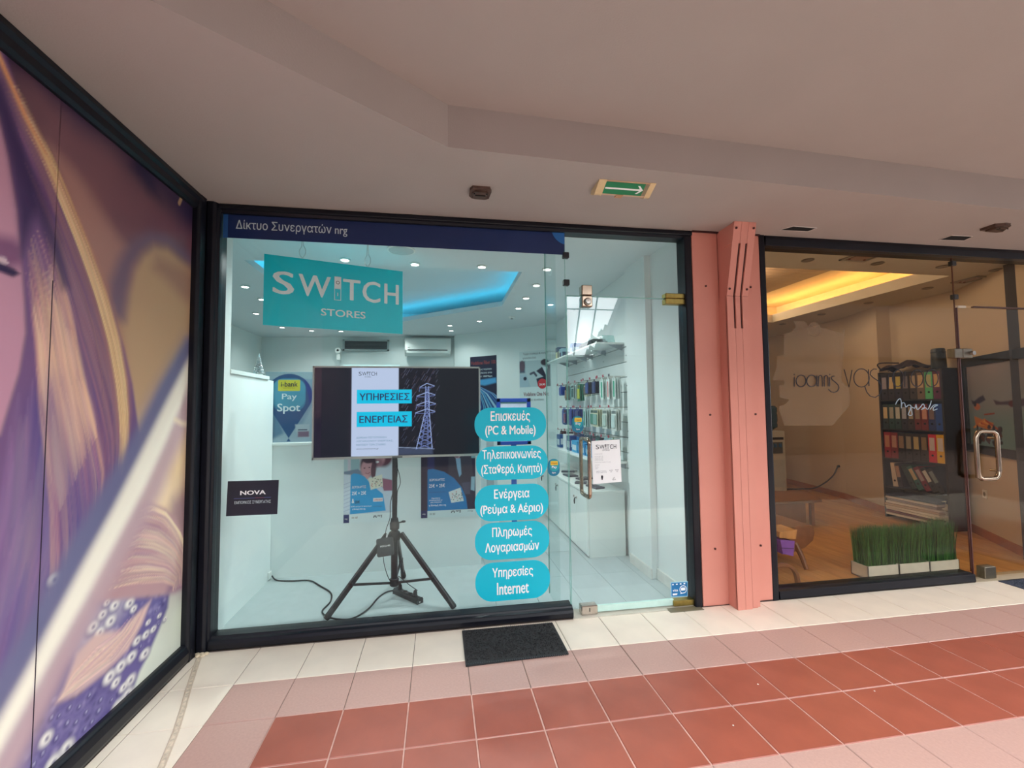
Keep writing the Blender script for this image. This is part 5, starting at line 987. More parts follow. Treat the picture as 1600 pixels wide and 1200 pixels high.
        text('allazo', (X(.70), y, Z_(.712)), W*.16, .014, cm((190, 60, 60)), t); text('ΑΠΟΤΕΛΕΣΜΑ', (X(.69), y, Z_(.80)), W*.18, .010, M['navy'], t); text('nrg', (X(.055), y, Z_(.95)), W*.05, .012, L, t)
        text('18 187', (X(.23), y, Z_(.935)), W*.12, .016, cm((120, 90, 60)), t, bold=.02)
    else:
        text('ΔΩΡΟΚΑΡΤΕΣ', (X(.29), y, Z_(.485)), W*.28, .022, L, t, bold=.01); text('25€ + 25€', (X(.29), y, Z_(.565)), W*.29, .032, L, t, bold=.02)
        text('και δώρο έκπτωση', (X(.30), y, Z_(.655)), W*.29, .012, M['navy'], t)
        text('Ωφελήσου\nαποκλειστικά με\nμας ενέργεια', (X(.27), y, Z_(.765)), W*.24, .052, L, t); text('η δύναμή σου nrg', (X(.30), y, Z_(.835)), W*.31, .022, L, t, bold=.02)
        text('18 187', (X(.21), y, Z_(.95)), W*.10, .018, M['ink'], t); text('nrg', (X(.055), y, Z_(.95)), W*.05, .012, L, t)
        text('energy', (X(.90), y, Z_(.935)), W*.10, .012, M['ink'], t)
    cx = .74 if seed == 0 else .68
    text('nrg', (X(cx), y, Z_(.93)), W*.095, .022, M['ink'], t, bold=.02)
    MB().tube([(X(cx-.13), y, Z_(.945)), (X(cx-.11), y, Z_(.915)), (X(cx-.10), y, Z_(.935)), (X(cx-.09), y, Z_(.915)), (X(cx-.07), y, Z_(.945))], .004, 5).build('logo_mark', M['ink'], t)
mini_poster(.535, .945, .430, 1.085, 0, 'poster of a smiling girl and a man in glasses behind the television pole')
mini_poster(1.188, 1.672, .440, 1.085, 1, 'dark poster of a bending man in a suit, right of the tripod')
# ---- pin-shaped payment poster
def paint_pin(x, y):
    P = Paint(x, y, (126, 152, 170)); W, H = .375, .60
    P.poly([(0, 0), (W*.40, H*.10), (W*.2, H*.45), (0, H*.55)], (92, 128, 152), .01); P.poly([(0, H*.0), (W, 0), (W, H*.5), (W*.8, H*.25)], (150, 172, 184), .02)
    P.rect(0, W, H*.9, H, (146, 170, 178), .01)
    cx, cz, r = W*.5, H*.66, W*.50
    arc = [(cx+r*math.cos(R(a)), cz+r*math.sin(R(a))) for a in range(-28, 209, 8)]
    P.poly(arc+[(W*.55, H*.01), (W*.46, H*.01)], (38, 82, 124), .003)
    P.poly([(cx+r*math.cos(R(a)), cz+r*math.sin(R(a))) for a in range(-28, 60, 8)]+[(W*.86, H*.80), (W*.93, H*.62)], (26, 62, 128), .004)
    P.poly(rrect(cx, cz+.008, W*.36, H*.235, .09), (60, 124, 154), .003); P.poly(rrect(cx, cz+.018, W*.35, H*.21, .085), (70, 146, 172), .003)
    P.poly(rrect(cx, cz+.088, W*.235, H*.08, .008, 3), (206, 196, 60), .0015)
    P.poly([(W*.64, H*.25), (W*.95, H*.25), (W*.95, H*.06), (W*.72, H*.06), (W*.66, H*.16)], (170, 184, 192), .008); P.rect(W*.70, W*.94, H*.07, H*.15, (126, 104, 122), .006); P.rect(W*.70, W*.90, H*.165, H*.178, (50, 54, 80), .001)
    return P.c
t = thing('poster', 'payment poster with a blue map pin shape left of the television', 'poster', (.08, 1.20, 1.13))
box('sheet', (-.108, .269, 1.199, 1.203, 1.132, 1.735), M['paper'], t)
print_sheet('print', .375, .60, .0042, paint_pin, M['print'], (-.107, 1.1985, 1.133), t)
text('i-bank', (.082, 1.198, 1.628), .135, .042, M['ink'], t, bold=.02); text('pay with less', (.082, 1.198, 1.594), .09, .009, cm((120, 100, 40)), t)
text('Pay', (.084, 1.198, 1.515), .120, .064, M['letter_grey'], t, bold=.02); text('Spot', (.080, 1.198, 1.418), .185, .088, M['letter_grey'], t, bold=.03)
# ---- silver tree ornament
t = thing('tree_ornament', 'small silver glittering tree ornament on the half wall at the left', 'ornament', (-.06, .92, 1.685))
MB().lathe([(.03, 0), (.03, .006), (.008, .008), (.006, .02)], (-.064, .93, 1.685), 12).build('base', M['white_plastic'], t)
mb = MB()
for k in range(90):
    h = k/90; r = .036*(1-h)+.004; a = k*2.4; p = Vector((-.064+r*math.cos(a), .93+r*math.sin(a), 1.70+.145*h))
    mb.tube([(-.064, .93, 1.702+.147*h), p], [.0035, .005], 5)
mb.lathe([(0, 0), (.006, .006), (0, .014)], (-.064, .93, 1.845), 6)
mb.build('branches', M['silver_glitter'], t)
# ---- air conditioner and grille on the back wall
yb = lambda x: 5.45-(x+1.7)*.35/3.32
t = thing('air_conditioner', 'white wall-mounted air conditioner high on the rear wall', 'air conditioner', (1.16, 5.0, 2.33))
MB().prism([(5.10, 2.63), (4.97, 2.63), (4.955, 2.60), (4.955, 2.42), (4.99, 2.355), (5.10, 2.335)], 0, .77, 1.55).build('housing', M['white_plastic'], t, bev=.01)
box('air_slot', (.82, 1.50, 4.948, 4.953, 2.415, 2.428), M['hole'], t); box('louvre', (.81, 1.51, 4.962, 4.972, 2.372, 2.408), M['white_gloss'], t); box('badge', (.82, .85, 4.951, 4.955, 2.46, 2.466), M['ink'], t)
t = thing('wall_grille', 'dark slotted ventilation grille on the rear wall left of the air conditioner', 'grille', (.09, 5.2, 2.43))
mb = MB()
for q in ((-.30, .48, 2.43, 2.455), (-.30, .48, 2.60, 2.625), (-.30, -.27, 2.43, 2.625), (.45, .48, 2.43, 2.625)): mb.box(q[0], q[1], 5.20, 5.225, q[2], q[3])
mb.build('frame', cm((170, 184, 184), .4), t); box('recess', (-.27, .45, 5.222, 5.226, 2.455, 2.60), cm((40, 48, 52)), t)
for k in range(6): box('slat', (-.265, .445, 5.203, 5.215, 2.465+.023*k, 2.473+.023*k), cm((96, 108, 112), .4), t)
t = thing('camera', 'small white surveillance camera on the rear wall above the television', 'camera', (-.36, 5.1, 2.36))
MB().cyl((-.36, 5.24, 2.42), (-.36, 5.10, 2.42), .05, 14).build('housing', M['white_plastic'], t, bev=.004); MB().cyl((-.36, 5.10, 2.42), (-.36, 5.085, 2.42), .018, 12).build('lens', M['hole'], t); box('mount', (-.39, -.33, 5.14, 5.26, 2.26, 2.38), M['white_plastic'], t, bev=.004)
# ---- operator posters on the diagonal wall
def D(s, z, off=0): return DA+DT*s+DN*off+Vector((0, 0, z))
def wall_poster(s0, s1, z0, z1, fn, lab, step=.006):
    t = thing('poster', lab, 'poster', D((s0+s1)/2, z0, .004), 'operator posters on the angled wall')
    MW = Matrix(((DT.x, -DN.x, 0, DA.x), (DT.y, -DN.y, 0, DA.y), (0, 0, 1, 0), (0, 0, 0, 1)))
    MB(MW).box(s0, s1, -.004, -.0008, z0, z1).build('sheet', M['paper'], t)
    print_sheet('print', s1-s0, z1-z0, step, fn, M['print'], D(s0, z0, .0045), t, xd=tuple(DT))
    return t
def paint_speed(x, y):
    P = Paint(x, y, (24, 30, 56)); 
    P.poly([(0, .74), (.52, .78), (.53, .70), (.3, .66), (0, .70)], (70, 150, 200), .02)
    for k in range(34):
        a = .02+.030*k; c = random.choice([(60, 140, 196), (110, 190, 226), (30, 84, 150), (170, 214, 236), (24, 60, 120)])
        P.stroke([(.10+.002*k, .66), (.16+.010*k, .52), (.20+a*.55, .30), (.10+a*1.2, .0)], np.linspace(.002, .011, 4), c, .75, .5)
    return P.c
t = wall_poster(.34, .877, 1.12, 2.272, paint_speed, 'dark blue poster with light streaks half behind the television')
text('Vodafone Fiber 100', D(.61, 2.165, .0055), .50, .062, cm((150, 54, 48)), t, xd=DT, bold=.01)
for k, s in enumerate(('Τώρα έως ταχύτητα', 'σύνδεση στο', 'με 100Mbps')): text(s, D(.60+.03*k, 2.05-.06*k, .0055), .36-.05*k, .040, M['letter_grey'], t, xd=DT)
def paint_office(x, y):
    P = Paint(x, y, (206, 220, 220)); z = lambda q: q-1.19
    P.rect(0, .545, z(1.725), z(2.135), (176, 196, 200)); P.rect(0, .10, z(1.95), z(2.135), (70, 84, 104), .02); P.ell(.05, z(2.06), .05, .085, (96, 80, 92)); P.poly([(0, z(1.725)), (0, z(1.93)), (.12, z(1.93)), (.20, z(1.725))], (160, 184, 196), .01)
    P.poly([(.30, z(1.97)), (.40, z(2.03)), (.54, z(2.06)), (.545, z(1.73)), (.33, z(1.73)), (.30, z(1.85)), (.42, z(1.88))], (34, 38, 58), .008); P.ell(.45, z(2.10), .07, .05, (60, 50, 60)); P.poly([(.40, z(2.04)), (.50, z(2.03)), (.47, z(1.90))], (196, 210, 216), .004)
    P.stroke([(.20, z(1.93)), (.26, z(1.95)), (.30, z(1.90))], .018, (70, 74, 90), 1, .3); P.ell(.10, z(1.86), .03, .03, (40, 48, 66))
    return P.c
t = wall_poster(1.31, 1.872, 1.19, 2.29, paint_office, 'pale poster with two men in an office photo and a red price circle')
text('Τώρα σταθερό & κινητό', D(1.60, 2.245, .0055), .44, .045, M['ink'], t, xd=DT); text('γίνονται ένα', D(1.49, 2.18, .0055), .24, .045, M['ink'], t, xd=DT)
text('Vodafone One Net', D(1.60, 1.615, .0055), .44, .062, cm((120, 30, 50)), t, xd=DT, bold=.02); text('Για όλες τις ανάγκες', D(1.58, 1.525, .0055), .32, .040, M['ink'], t, xd=DT)
MC = Matrix(((DT.x, -DN.x, 0, 0), (DT.y, -DN.y, 0, 0), (0, 0, 1, 0), (0, 0, 0, 1))); MC.translation = D(1.715, 1.77, .0)
MB(MC).cyl((0, -.006, 0), (0, -.009, 0), .078, 24).build('price_disc', cm((196, 30, 44)), t); text('29,90', D(1.715, 1.755, .0105), .10, .034, M['letter'], t, xd=DT, bold=.03)
# ---- blue framed notice on a stand
t = thing('display_stand', 'floor stand with a blue framed notice behind the turquoise stickers', 'display stand', (2.2, 2.25, 0))
mb = MB()
for q in ((2.00, 2.40, 1.47, 1.515), (2.00, 2.40, .98, 1.02), (2.00, 2.045, .98, 1.515), (2.355, 2.40, .98, 1.515)): mb.box(q[0], q[1], 2.20, 2.225, q[2], q[3])
mb.build('frame', cm((14, 62, 150), .35), t, bev=.004); box('notice', (2.045, 2.355, 2.21, 2.22, 1.02, 1.47), cm((190, 196, 216), .3), t)
box('top_bar', (2.05, 2.35, 2.205, 2.21, 1.455, 1.468), cm((70, 110, 110)), t)
box('post', (2.17, 2.23, 2.226, 2.25, .02, 1.0), cm((20, 84, 170), .4), t); box('lower_panel', (2.10, 2.33, 2.20, 2.224, .62, .95), cm((14, 70, 150), .4), t, bev=.003); box('lower_sheet', (2.125, 2.305, 2.196, 2.20, .70, .93), cm((176, 190, 200)), t); box('lower_mark', (2.16, 2.27, 2.194, 2.196, .90, .915), M['ink'], t)
box('base', (1.98, 2.42, 2.1, 2.4, 0, .02), cm((120, 130, 136), .4), t, bev=.004)
t = thing('leaflet_display', 'grey leaflet display with a dark round mark just right of the television', 'display', (1.86, 2.0, 0))
box('panel', (1.62, 1.98, 2.02, 2.04, .35, 1.16), cm((170, 186, 190), .4), t); box('base', (1.62, 1.98, 1.9, 2.2, 0, .35), cm((180, 196, 200), .4), t, bev=.004)
MB().cyl((1.70, 2.02, 1.09), (1.70, 2.015, 1.09), .045, 20).build('round_mark', cm((20, 50, 80)), t); box('side_strip', (1.86, 1.94, 2.014, 2.02, .42, 1.12), cm((136, 150, 156)), t)
# ---- slat wall
sw = thing('slatwall', 'white slatted display wall along the right side of the shop', 'display wall', (3.1, 2.05, .61))
for k in range(10): box('slat', (3.086, 3.111, 1.0, 3.1, .70+.142*k-.01+.0035, .70+.142*(k+1)-.01-.0035), M['white'], sw, bev=.0015)
box('groove_backing', (3.106, 3.1125, 1.0, 3.1, .69, 2.11), cm((70, 84, 88)), sw)
box('end_trim', (3.08, 3.113, .992, 1.0, .64, 2.12), M['white_gloss'], sw)
for y in (1.06, 1.65, 2.3, 2.95):
    for k in (3, 6, 8): MB().cyl((3.087, y, .70+.142*k+.05), (3.084, y, .70+.142*k+.05), .006, 8).build('screw', M['hard'], sw)
def shelf(x0, x1, y0, y1, z, mat, lab, th=.016):
    t = thing('shelf', lab, 'shelf', ((x0+x1)/2, (y0+y1)/2, z-th))
    box('board', (x0, x1, y0, y1, z-th, z), mat, t, bev=.002)
    for y in (y0+.05, (y0+y1)/2, y1-.08):
        MB().prism([(x1, z-th), (x1-.14, z-th), (x1-.12, z-th-.012), (x1-.015, z-th-.05), (x1, z-th-.055)], 1, y, y+.004).build('bracket', cm((150, 164, 170), .4), t)
    return t
shelf(2.80, 3.085, 1.10, 2.06, 2.015, M['white_gloss'], 'front white shelf at the top of the slatted wall with a dark case on it')
shelf(2.80, 3.085, 2.14, 3.0, 2.015, M['white_gloss'], 'rear white shelf at the top of the slatted wall with small boxes')
shelf(2.80, 3.085, 1.08, 2.95, .895, M['white_gloss'], 'low white shelf with blue boxes above the cabinet', .022)
def carton(name, b, rgb, rgb2, lab, cat='box', par=None, group=None):
    t = thing(name, lab, cat, ((b[0]+b[1])/2, (b[2]+b[3])/2, b[4]), group)
    box('carton', b, cm(rgb), t, bev=.002)
    w, h = b[3]-b[2], b[5]-b[4]
    box('label', (b[0]-.0012, b[0], b[2]+w*.15, b[3]-w*.15, b[4]+h*.2, b[4]+h*.65), cm(rgb2), t)
    box('front_label', (b[0]+.01, b[1]-.01, b[2]-.0012, b[2], b[4]+h*.25, b[4]+h*.7), cm(rgb2), t)
carton('carton', (2.90, 3.03, 2.62, 2.74, 2.015, 2.16), (120, 150, 160), (50, 60, 80), 'small grey blue box on the rear top shelf')
carton('carton', (2.90, 3.02, 2.80, 2.92, 2.015, 2.20), (60, 76, 96), (190, 190, 150), 'dark box at the far end of the rear top shelf')
carton('carton', (2.92, 3.04, 2.22, 2.32, 2.015, 2.17), (54, 100, 156), (180, 200, 210), 'blue box on the rear top shelf nearest the door')
t = thing('carrying_case', 'black case lying on the front top shelf', 'case', (2.95, 1.62, 2.015)); MB().box(2.88, 3.05, 1.42, 1.86, 2.015, 2.10).build('shell', M['hard'], t, bev=.02, seg=2); MB().tube([(2.875, 1.56, 2.05), (2.855, 1.58, 2.06), (2.855, 1.70, 2.06), (2.875, 1.72, 2.05)], .007, 6).build('grip', M['darkgrey'], t)
t = thing('acrylic_holder', 'small clear acrylic holder with white papers at the front of the top shelf', 'holder', (2.96, 1.2, 2.015)); box('foot', (2.90, 3.04, 1.14, 1.30, 2.015, 2.02), M['glass_shelf'], t); MB().prism([(1.18, 2.02), (1.185, 2.02), (1.225, 2.10), (1.22, 2.10)], 0, 2.91, 3.03).build('panel', M['glass_shelf'], t); box('papers', (2.86, 3.0, 1.32, 1.40, 2.015, 2.03), M['paper'], t)
# peg hooks and hanging goods
def goods(row, k, y, z, w, h, c1, c2, lab, long=.15, th=.012, extra=None, red=True):
    hk = thing('peg_hook', 'chrome peg hook holding the '+' '.join(lab.split()[:9]), 'hook', (3.0, y, z), 'peg hooks on the slatted wall')
    MB().tube([(3.086, y, z), (3.086-long-.02, y, z), (3.086-long-.03, y, z+.01)], .003, 6).build('rod', M['chrome'], hk)
    box('price_tag', (3.086-long-.034, 3.086-long-.031, y-.016, y+.016, z-.002, z+.022), cm((150, 50, 70) if red else (60, 60, 70)), hk)
    x = 3.086-long+.015
    t = thing('hanging_pack', lab, 'package', (x, y, z-h))
    MB().prism([(y-w/2, z-h), (y+w/2, z-h), (y+w/2, z-.018), (y+.014, z-.018), (y+.014, z+.004), (y-.014, z+.004), (y-.014, z-.018), (y-w/2, z-.018)], 0, x, x+.003).build('card', cm(c1), t)
    if extra == 'strip':
        box('stripe', (x-.002, x, y-w*.2, y+w*.2, z-h*.9, z-h*.2), cm(c2), t)
    elif extra == 'case':
        MB().box(x-.012, x, y-w*.4, y+w*.4, z-h*.94, z-h*.16).build('case', cm(c2, .3), t, bev=.006)
    else:
        MB().box(x-th, x, y-w*.38, y+w*.38, z-h*.88, z-h*.34).build('blister', cm(c2, .25), t, bev=.004)
        box('header', (x-.001, x, y-w*.45, y+w*.45, z-h*.28, z-h*.15), cm(tuple(int(v*.6) for v in c2)), t)
    for q in range(2):
        xx = x+.022+.02*q
        MB().box(xx, xx+.010, y-w*.47, y+w*.47, z-h*.98, z-.02).build('rear_pack', cm(c1), t)
r0 = [(1.10, .07, .215, (206, 220, 216), (20, 140, 110), 'white pack with thin green stripes at the door end of the top row', 'strip'), (1.20, .07, .215, (214, 224, 220), (190, 130, 130), 'white pack with thin pink stripes in the top row', 'strip'), (1.31, .075, .215, (204, 220, 214), (0, 140, 112), 'white pack with one broad green stripe in the top row', 'strip'),
      (1.44, .085, .165, (196, 214, 208), (16, 140, 118), 'short white and green pack in the top row', 'strip'), (1.58, .11, .15, (24, 32, 52), (20, 44, 96), 'black phone case pack with blue label in the top row', 'case'), (1.74, .10, .15, (30, 34, 44), (26, 60, 120), 'second black phone case pack in the top row', 'case'),
      (1.92, .10, .17, (190, 196, 170), (90, 84, 70), 'beige pack with a round window in the top row', None), (2.10, .10, .22, (40, 120, 96), (176, 180, 60), 'long green pack with yellow foot in the top row', None), (2.28, .10, .19, (176, 200, 196), (60, 100, 96), 'grey white pack with coiled cable in the top row', None),
      (2.46, .10, .20, (170, 200, 190), (30, 110, 104), 'tall white green pack in the top row', 'case'), (2.62, .09, .20, (90, 84, 74), (120, 100, 80), 'brown pack in the top row', None), (2.78, .12, .13, (40, 80, 170), (26, 60, 150), 'blue pack in the top row', 'case'), (2.95, .12, .13, (50, 90, 176), (30, 66, 160), 'blue pack at the far end of the top row', 'case')]
r1 = [(1.12, .12, .22, (206, 214, 208), (180, 200, 196), 'pale carded adapter at the door end of the middle row', None), (1.30, .12, .21, (200, 208, 200), (170, 190, 180), 'pale carded pack beside the adapter in the middle row', None), (1.50, .13, .20, (196, 200, 170), (120, 160, 150), 'cream and green pack in the middle row', None), (1.70, .13, .20, (190, 200, 180), (70, 130, 110), 'cream pack with green print in the middle row', None),
      (1.92, .09, .22, (170, 200, 196), (40, 120, 100), 'slim green white pack in the middle row', 'strip'), (2.08, .10, .24, (26, 44, 110), (20, 36, 96), 'dark blue pouch in the middle row behind the badge', 'case'), (2.26, .10, .24, (36, 60, 130), (30, 50, 120), 'second dark blue pouch in the middle row', 'case'), (2.44, .10, .22, (60, 84, 150), (40, 64, 140), 'blue grey pouch in the middle row', 'case'), (2.62, .10, .22, (40, 76, 130), (120, 60, 90), 'blue pouch with red band in the middle row', None), (2.82, .12, .22, (30, 70, 160), (24, 56, 140), 'bright blue pouch at the far end of the middle row', 'case')]
r2 = [(1.14, .10, .17, (120, 140, 110), (150, 180, 110), 'olive green tube pack at the door end of the low row', 'case'), (1.28, .09, .17, (150, 190, 196), (120, 170, 180), 'pale blue pack in the low row', 'case'), (1.45, .11, .12, (44, 60, 66), (80, 140, 130), 'dark coiled cable pack in the low row', None), (1.66, .11, .13, (60, 90, 90), (110, 60, 80), 'grey green pack with red tip in the low row', None), (1.86, .11, .14, (90, 110, 116), (50, 100, 130), 'grey pack in the low row', None),
      (2.08, .11, .15, (60, 80, 120), (30, 110, 160), 'blue grey pack in the low row behind the handle', None), (2.32, .11, .13, (90, 50, 60), (60, 30, 44), 'dark red pack in the low row', None), (2.56, .12, .14, (70, 44, 56), (40, 30, 40), 'maroon pack in the low row', None), (2.80, .12, .13, (96, 56, 60), (50, 30, 36), 'maroon and black pack at the far end of the low row', None)]
for r_, (rw, z) in enumerate(((r0, 1.692), (r1, 1.40), (r2, 1.115))):
    for k, (y, w, h, c1, c2, lab, ex) in enumerate(rw): goods(r_, k, y, z, w, h, c1, c2, lab, extra=ex, long=.13+.04*((k*7) % 3)/2, red=(k > 0 or r_ > 0))
for k, (y0, w, h, c) in enumerate(((1.42, .20, .11, (30, 140, 190)), (1.66, .22, .12, (24, 124, 180)), (1.92, .20, .13, (40, 150, 196)), (2.18, .14, .17, (30, 60, 120)), (2.36, .12, .18, (206, 214, 216)), (2.62, .16, .16, (40, 84, 140)))):
    carton('carton', (2.86, 3.06, y0, y0+w, .895, .895+h), c, (200, 214, 220), ['bright blue box nearest the door on the low shelf', 'bright blue box second from the door on the low shelf', 'light blue box third from the door on the low shelf', 'navy upright box in the middle of the low shelf', 'white upright box with black print on the low shelf', 'blue box at the far end of the low shelf'][k])
# ---- low cabinets
def cabinet(y0, y1, lab):
    t = thing('cabinet', lab, 'cabinet', (2.9, (y0+y1)/2, 0), 'low white cabinets along the right wall')
    box('carcass', (2.728, 3.085, y0, y1-.002, .0, .592), M['white_gloss'], t, bev=.002)
    box('plinth', (2.735, 3.08, y0+.004, y1-.006, 0, .002), M['hard'], t)
    n = 2; w = (y1-y0-.008)/n
    for k in range(n):
        d = box('door', (2.710, 2.727, y0+.004+w*k+.002, y0+.004+w*(k+1)-.002, .022, .586), M['white_gloss'], t, bev=.0015)
        yy = y0+.004+w*(k+(.12 if k else .88))
        MB().cyl((2.710, yy, .50), (2.700, yy, .50), .011, 12).build('lock', M['chrome'], d)
        if k == 0:
            MB().tube([(2.699, yy, .50), (2.688, yy, .498), (2.684, yy, .47), (2.686, yy+.004, .44)], [.004, .006, .008, .005], 6).build('key', M['hard'], d)
    box('top_board', (2.700, 3.086, y0-.006, y1+.001, .593, .615), M['white_gloss'], t, bev=.002)
cabinet(1.172, 1.88, 'white two-door cabinet standing nearest the glass door with its end panel in view'); cabinet(1.884, 2.60, 'second white cabinet in the row, behind the one by the door')
cabinet(2.604, 3.32, 'rearmost white cabinet of the row, at the far end')
for k, (x, y, w, d, rz, lab) in enumerate(((2.86, 1.36, .10, .20, .2, 'dark flat device lying nearest the front edge on the white cabinet'), (2.80, 1.62, .12, .10, -.4, 'dark booklet behind the front device on the white cabinet'), (2.92, 1.86, .16, .12, .5, 'black cable bundle beside the handle on the white cabinets'), (2.84, 2.12, .12, .18, .1, 'dark gadget farther back on the white cabinets'), (2.90, 2.42, .16, .10, -.3, 'black flat phone box farthest back on the white cabinets'))):
    T = Matrix.Translation((x, y, .615)) @ Matrix.Rotation(rz, 4, 'Z'); t = thing('device', lab, 'device', (x, y, .615))
    MB(T).box(-w/2, w/2, -d/2, d/2, 0, .018).build('case', cm((44, 56, 72), .4), t, bev=.003); MB(T).box(-w*.4, w*.4, -d*.4, d*.4, .018, .0195).build('screen', cm((26, 34, 60), .2), t)
    if k % 2 == 0: MB(T).tube(smooth_path([(w*.4, 0, .01), (w*.7, .03, .008), (w*.6, .08, .008), (w*.2, .10, .008), (-.02, .07, .008)]), .003, 5).build('cable', M['hard'], t)
# ---- door mats
def doormat(x0, x1, y0, y1, lab, mat, cat='doormat', sk=0):
    t = thing('doormat', lab, cat, ((x0+x1)/2, (y0+y1)/2, 0))
    MB().prism([(x0, y1), (x0+sk, y0), (x1+sk, y0+.02), (x1, y1)], 2, 0, .006).build('base', mat, t)
    mb = MB()
    for k in range(2600):
        x = random.uniform(x0+.012, x1-.012); y = random.uniform(y0+.03, y1-.012); a = random.uniform(0, 3.14); l = .005; h = random.uniform(.009, .0125)
        mb.add([(x+l*math.cos(a), y+l*math.sin(a), .0055), (x-l*math.cos(a), y-l*math.sin(a), .0055), (x+random.uniform(-.003, .003), y+random.uniform(-.003, .003), h)], [(0, 1, 2)])
    mb.build('pile', mat, t, kind='stuff')
    mb = MB(); n = 46
    for k in range(n):
        for yy in (y0+.012, y1-.006): mb.box(x0+(x1-x0)*k/n+.002, x0+(x1-x0)*(k+.55)/n, yy-.006, yy+.006, .004, .0085)
    mb.build('edge_studs', M['hard2'], t, kind='stuff')
doormat(1.487, 2.073, -.362, .028, 'black bristly rubber doormat on the cream tiles in front of the turquoise shop', M['mat'])
doormat(5.69, 6.35, -.42, .042, 'dark blue grey mat at the right edge before the office door', pmat('slate mat', (62, 68, 84), .9, var=.2, scale=120))
# small bits of grit on the rust tiles
for k, (x, y, lab) in enumerate(((2.93, -.78, 'tiny white chip on the rust tiles left of the larger one'), (3.45, -.93, 'small white chip on the rust tiles, the biggest of the specks'), (2.62, -1.02, 'tiny white chip on the nearer rust tiles'), (3.46, -.60, 'tiny pale chip beside the pink border'))):
    t = MB().lathe([(0, 0), (.004, .001), (.003, .003), (0, .004)], (x, y, .0), 6).build('chip', cm((226, 220, 210)), None); tag(t, lab, 'debris')
# ================================================================ OFFICE THINGS
t = thing('window_lettering', 'thin black art-deco lettering spelling a name on the office glass', 'lettering', (4.6, .1, 1.38))
for q in NAME: MB().tube([(x, .1075, z) for x, z in (smooth_path([(a, b, 0) for a, b in q], 3) and q)], .0036, 5).build('letter_stroke', M['ink'], t)
t = thing('window_script', 'pale blue handwritten script sticker below the lettering on the office glass', 'lettering', (5.1, .1, 1.33))
for q in SCRIPT: MB().tube([(p.x, .1075, p.y) for p in smooth_path([(a, b, 0) for a, b in q], 3)], .0032, 5).build('script_stroke', cm((170, 196, 216)), t)
t = thing('window_decal', 'large frosted figure decal behind the lettering at the left of the office glass', 'decal', (4.1, .12, 1.0))
MB().prism(DECAL, 1, .1195, .1205).build('film', M['frost'], t)
rr = .052; hd = [(HEAD[0][0]+rr*math.cos(R(a)), HEAD[0][1]+rr*.95*math.sin(R(a))) for a in range(0, 360, 15)]
MB().prism(hd, 1, .1215, .1222).build('head_disc', M['frost'], t)
MB().tube([(4.215-.055+.055*(1-math.cos(R(a))), .1225, 1.985-.052*math.sin(R(a))) for a in range(10, 171, 20)], .004, 5).build('neck_arc', M['frost'], t)  # curved line of the same film below the head disc
# bookcase
BK = thing('bookcase', 'tall narrow dark bookcase full of ring binders in the office', 'bookcase', (7.0, 1.58, 0))
for y0, y1 in ((1.215, 1.237), (1.925, 1.947)): box('side_panel', (6.86, 7.145, y0, y1, 0, 1.80), M['shelfblack'], BK, bev=.001)
box('back_panel', (7.14, 7.148, 1.22, 1.945, 0, 1.80), M['shelfblack'], BK)
for z in (.055, .385, .735, 1.095, 1.455, 1.785): box('shelf_board', (6.862, 7.14, 1.237, 1.925, z-.018, z), M['shelfblack'], BK)
cols = [[((34, 30, 40), (150, 140, 150)), ((40, 34, 36), (206, 180, 130)), ((36, 30, 44), (196, 180, 90)), ((40, 34, 36), (120, 110, 110)), ((60, 50, 44), (170, 150, 120)), ((120, 100, 84), (196, 170, 130)), ((90, 190, 130), (176, 180, 130)), ((96, 36, 72), (206, 170, 120))],
        [((36, 50, 48), (206, 184, 140)), ((30, 64, 58), (170, 166, 150)), ((34, 60, 54), (190, 190, 180)), ((40, 40, 50), (170, 176, 190)), ((50, 40, 40), (176, 160, 130)), ((110, 44, 44), (150, 130, 110)), ((120, 40, 44), (206, 150, 130)), ((40, 56, 110), (130, 110, 110)), ((40, 84, 170), None)],
        [((150, 40, 52), (190, 130, 100)), ((130, 44, 50), (190, 140, 120)), ((34, 32, 34), (150, 124, 100)), ((34, 34, 38), (150, 140, 120)), ((36, 34, 36), (190, 170, 120)), ((44, 36, 30), (140, 120, 90)), ((206, 44, 62), (206, 196, 196)), ((226, 176, 20), (214, 206, 200))]]
rn = ['top', 'second', 'third']
cn = lambda c: 'yellow' if c[0] > 200 and c[1] > 150 else 'bright red' if c[0] > 190 else 'mint green' if c[1] > 170 else 'blue' if c[2] > 150 else 'purple' if c[0] > 90 and c[2] > 65 and c[1] < 50 else 'dark red' if c[0] > 100 and c[1] < 60 else 'tan' if c[0] > 100 else 'dark green' if c[1] > c[0]+10 else 'navy' if c[2] > 100 else 'black'
def binder(y, z, w, h, c, lb, lab, ang=0, hole=True, mat=None):
    T = Matrix.Translation((6.872, y, z)) @ Matrix.Rotation(ang, 4, 'X')
    t = thing('ring_binder', lab, 'binder', (7.0, y, z), 'ring binders in the office bookcase')
    MB(T).box(0, .25, -w/2, w/2, 0, h).build('cover', cm(c, .45), t, bev=.002)
    if lb: MB(T).box(-.0015, 0, -w*.33, w*.33, h*.42, h*.88).build('spine_label', cm(lb, .6), t)
    if hole: MB(T).cyl((-.002, 0, h*.25), (.0, 0, h*.25), .012, 12).build('finger_hole', M['hole'], t)
onames = ['leftmost', 'second from left', 'third from left', 'fourth from left', 'fifth from left', 'sixth from left', 'seventh from left', 'eighth from left', 'rightmost']
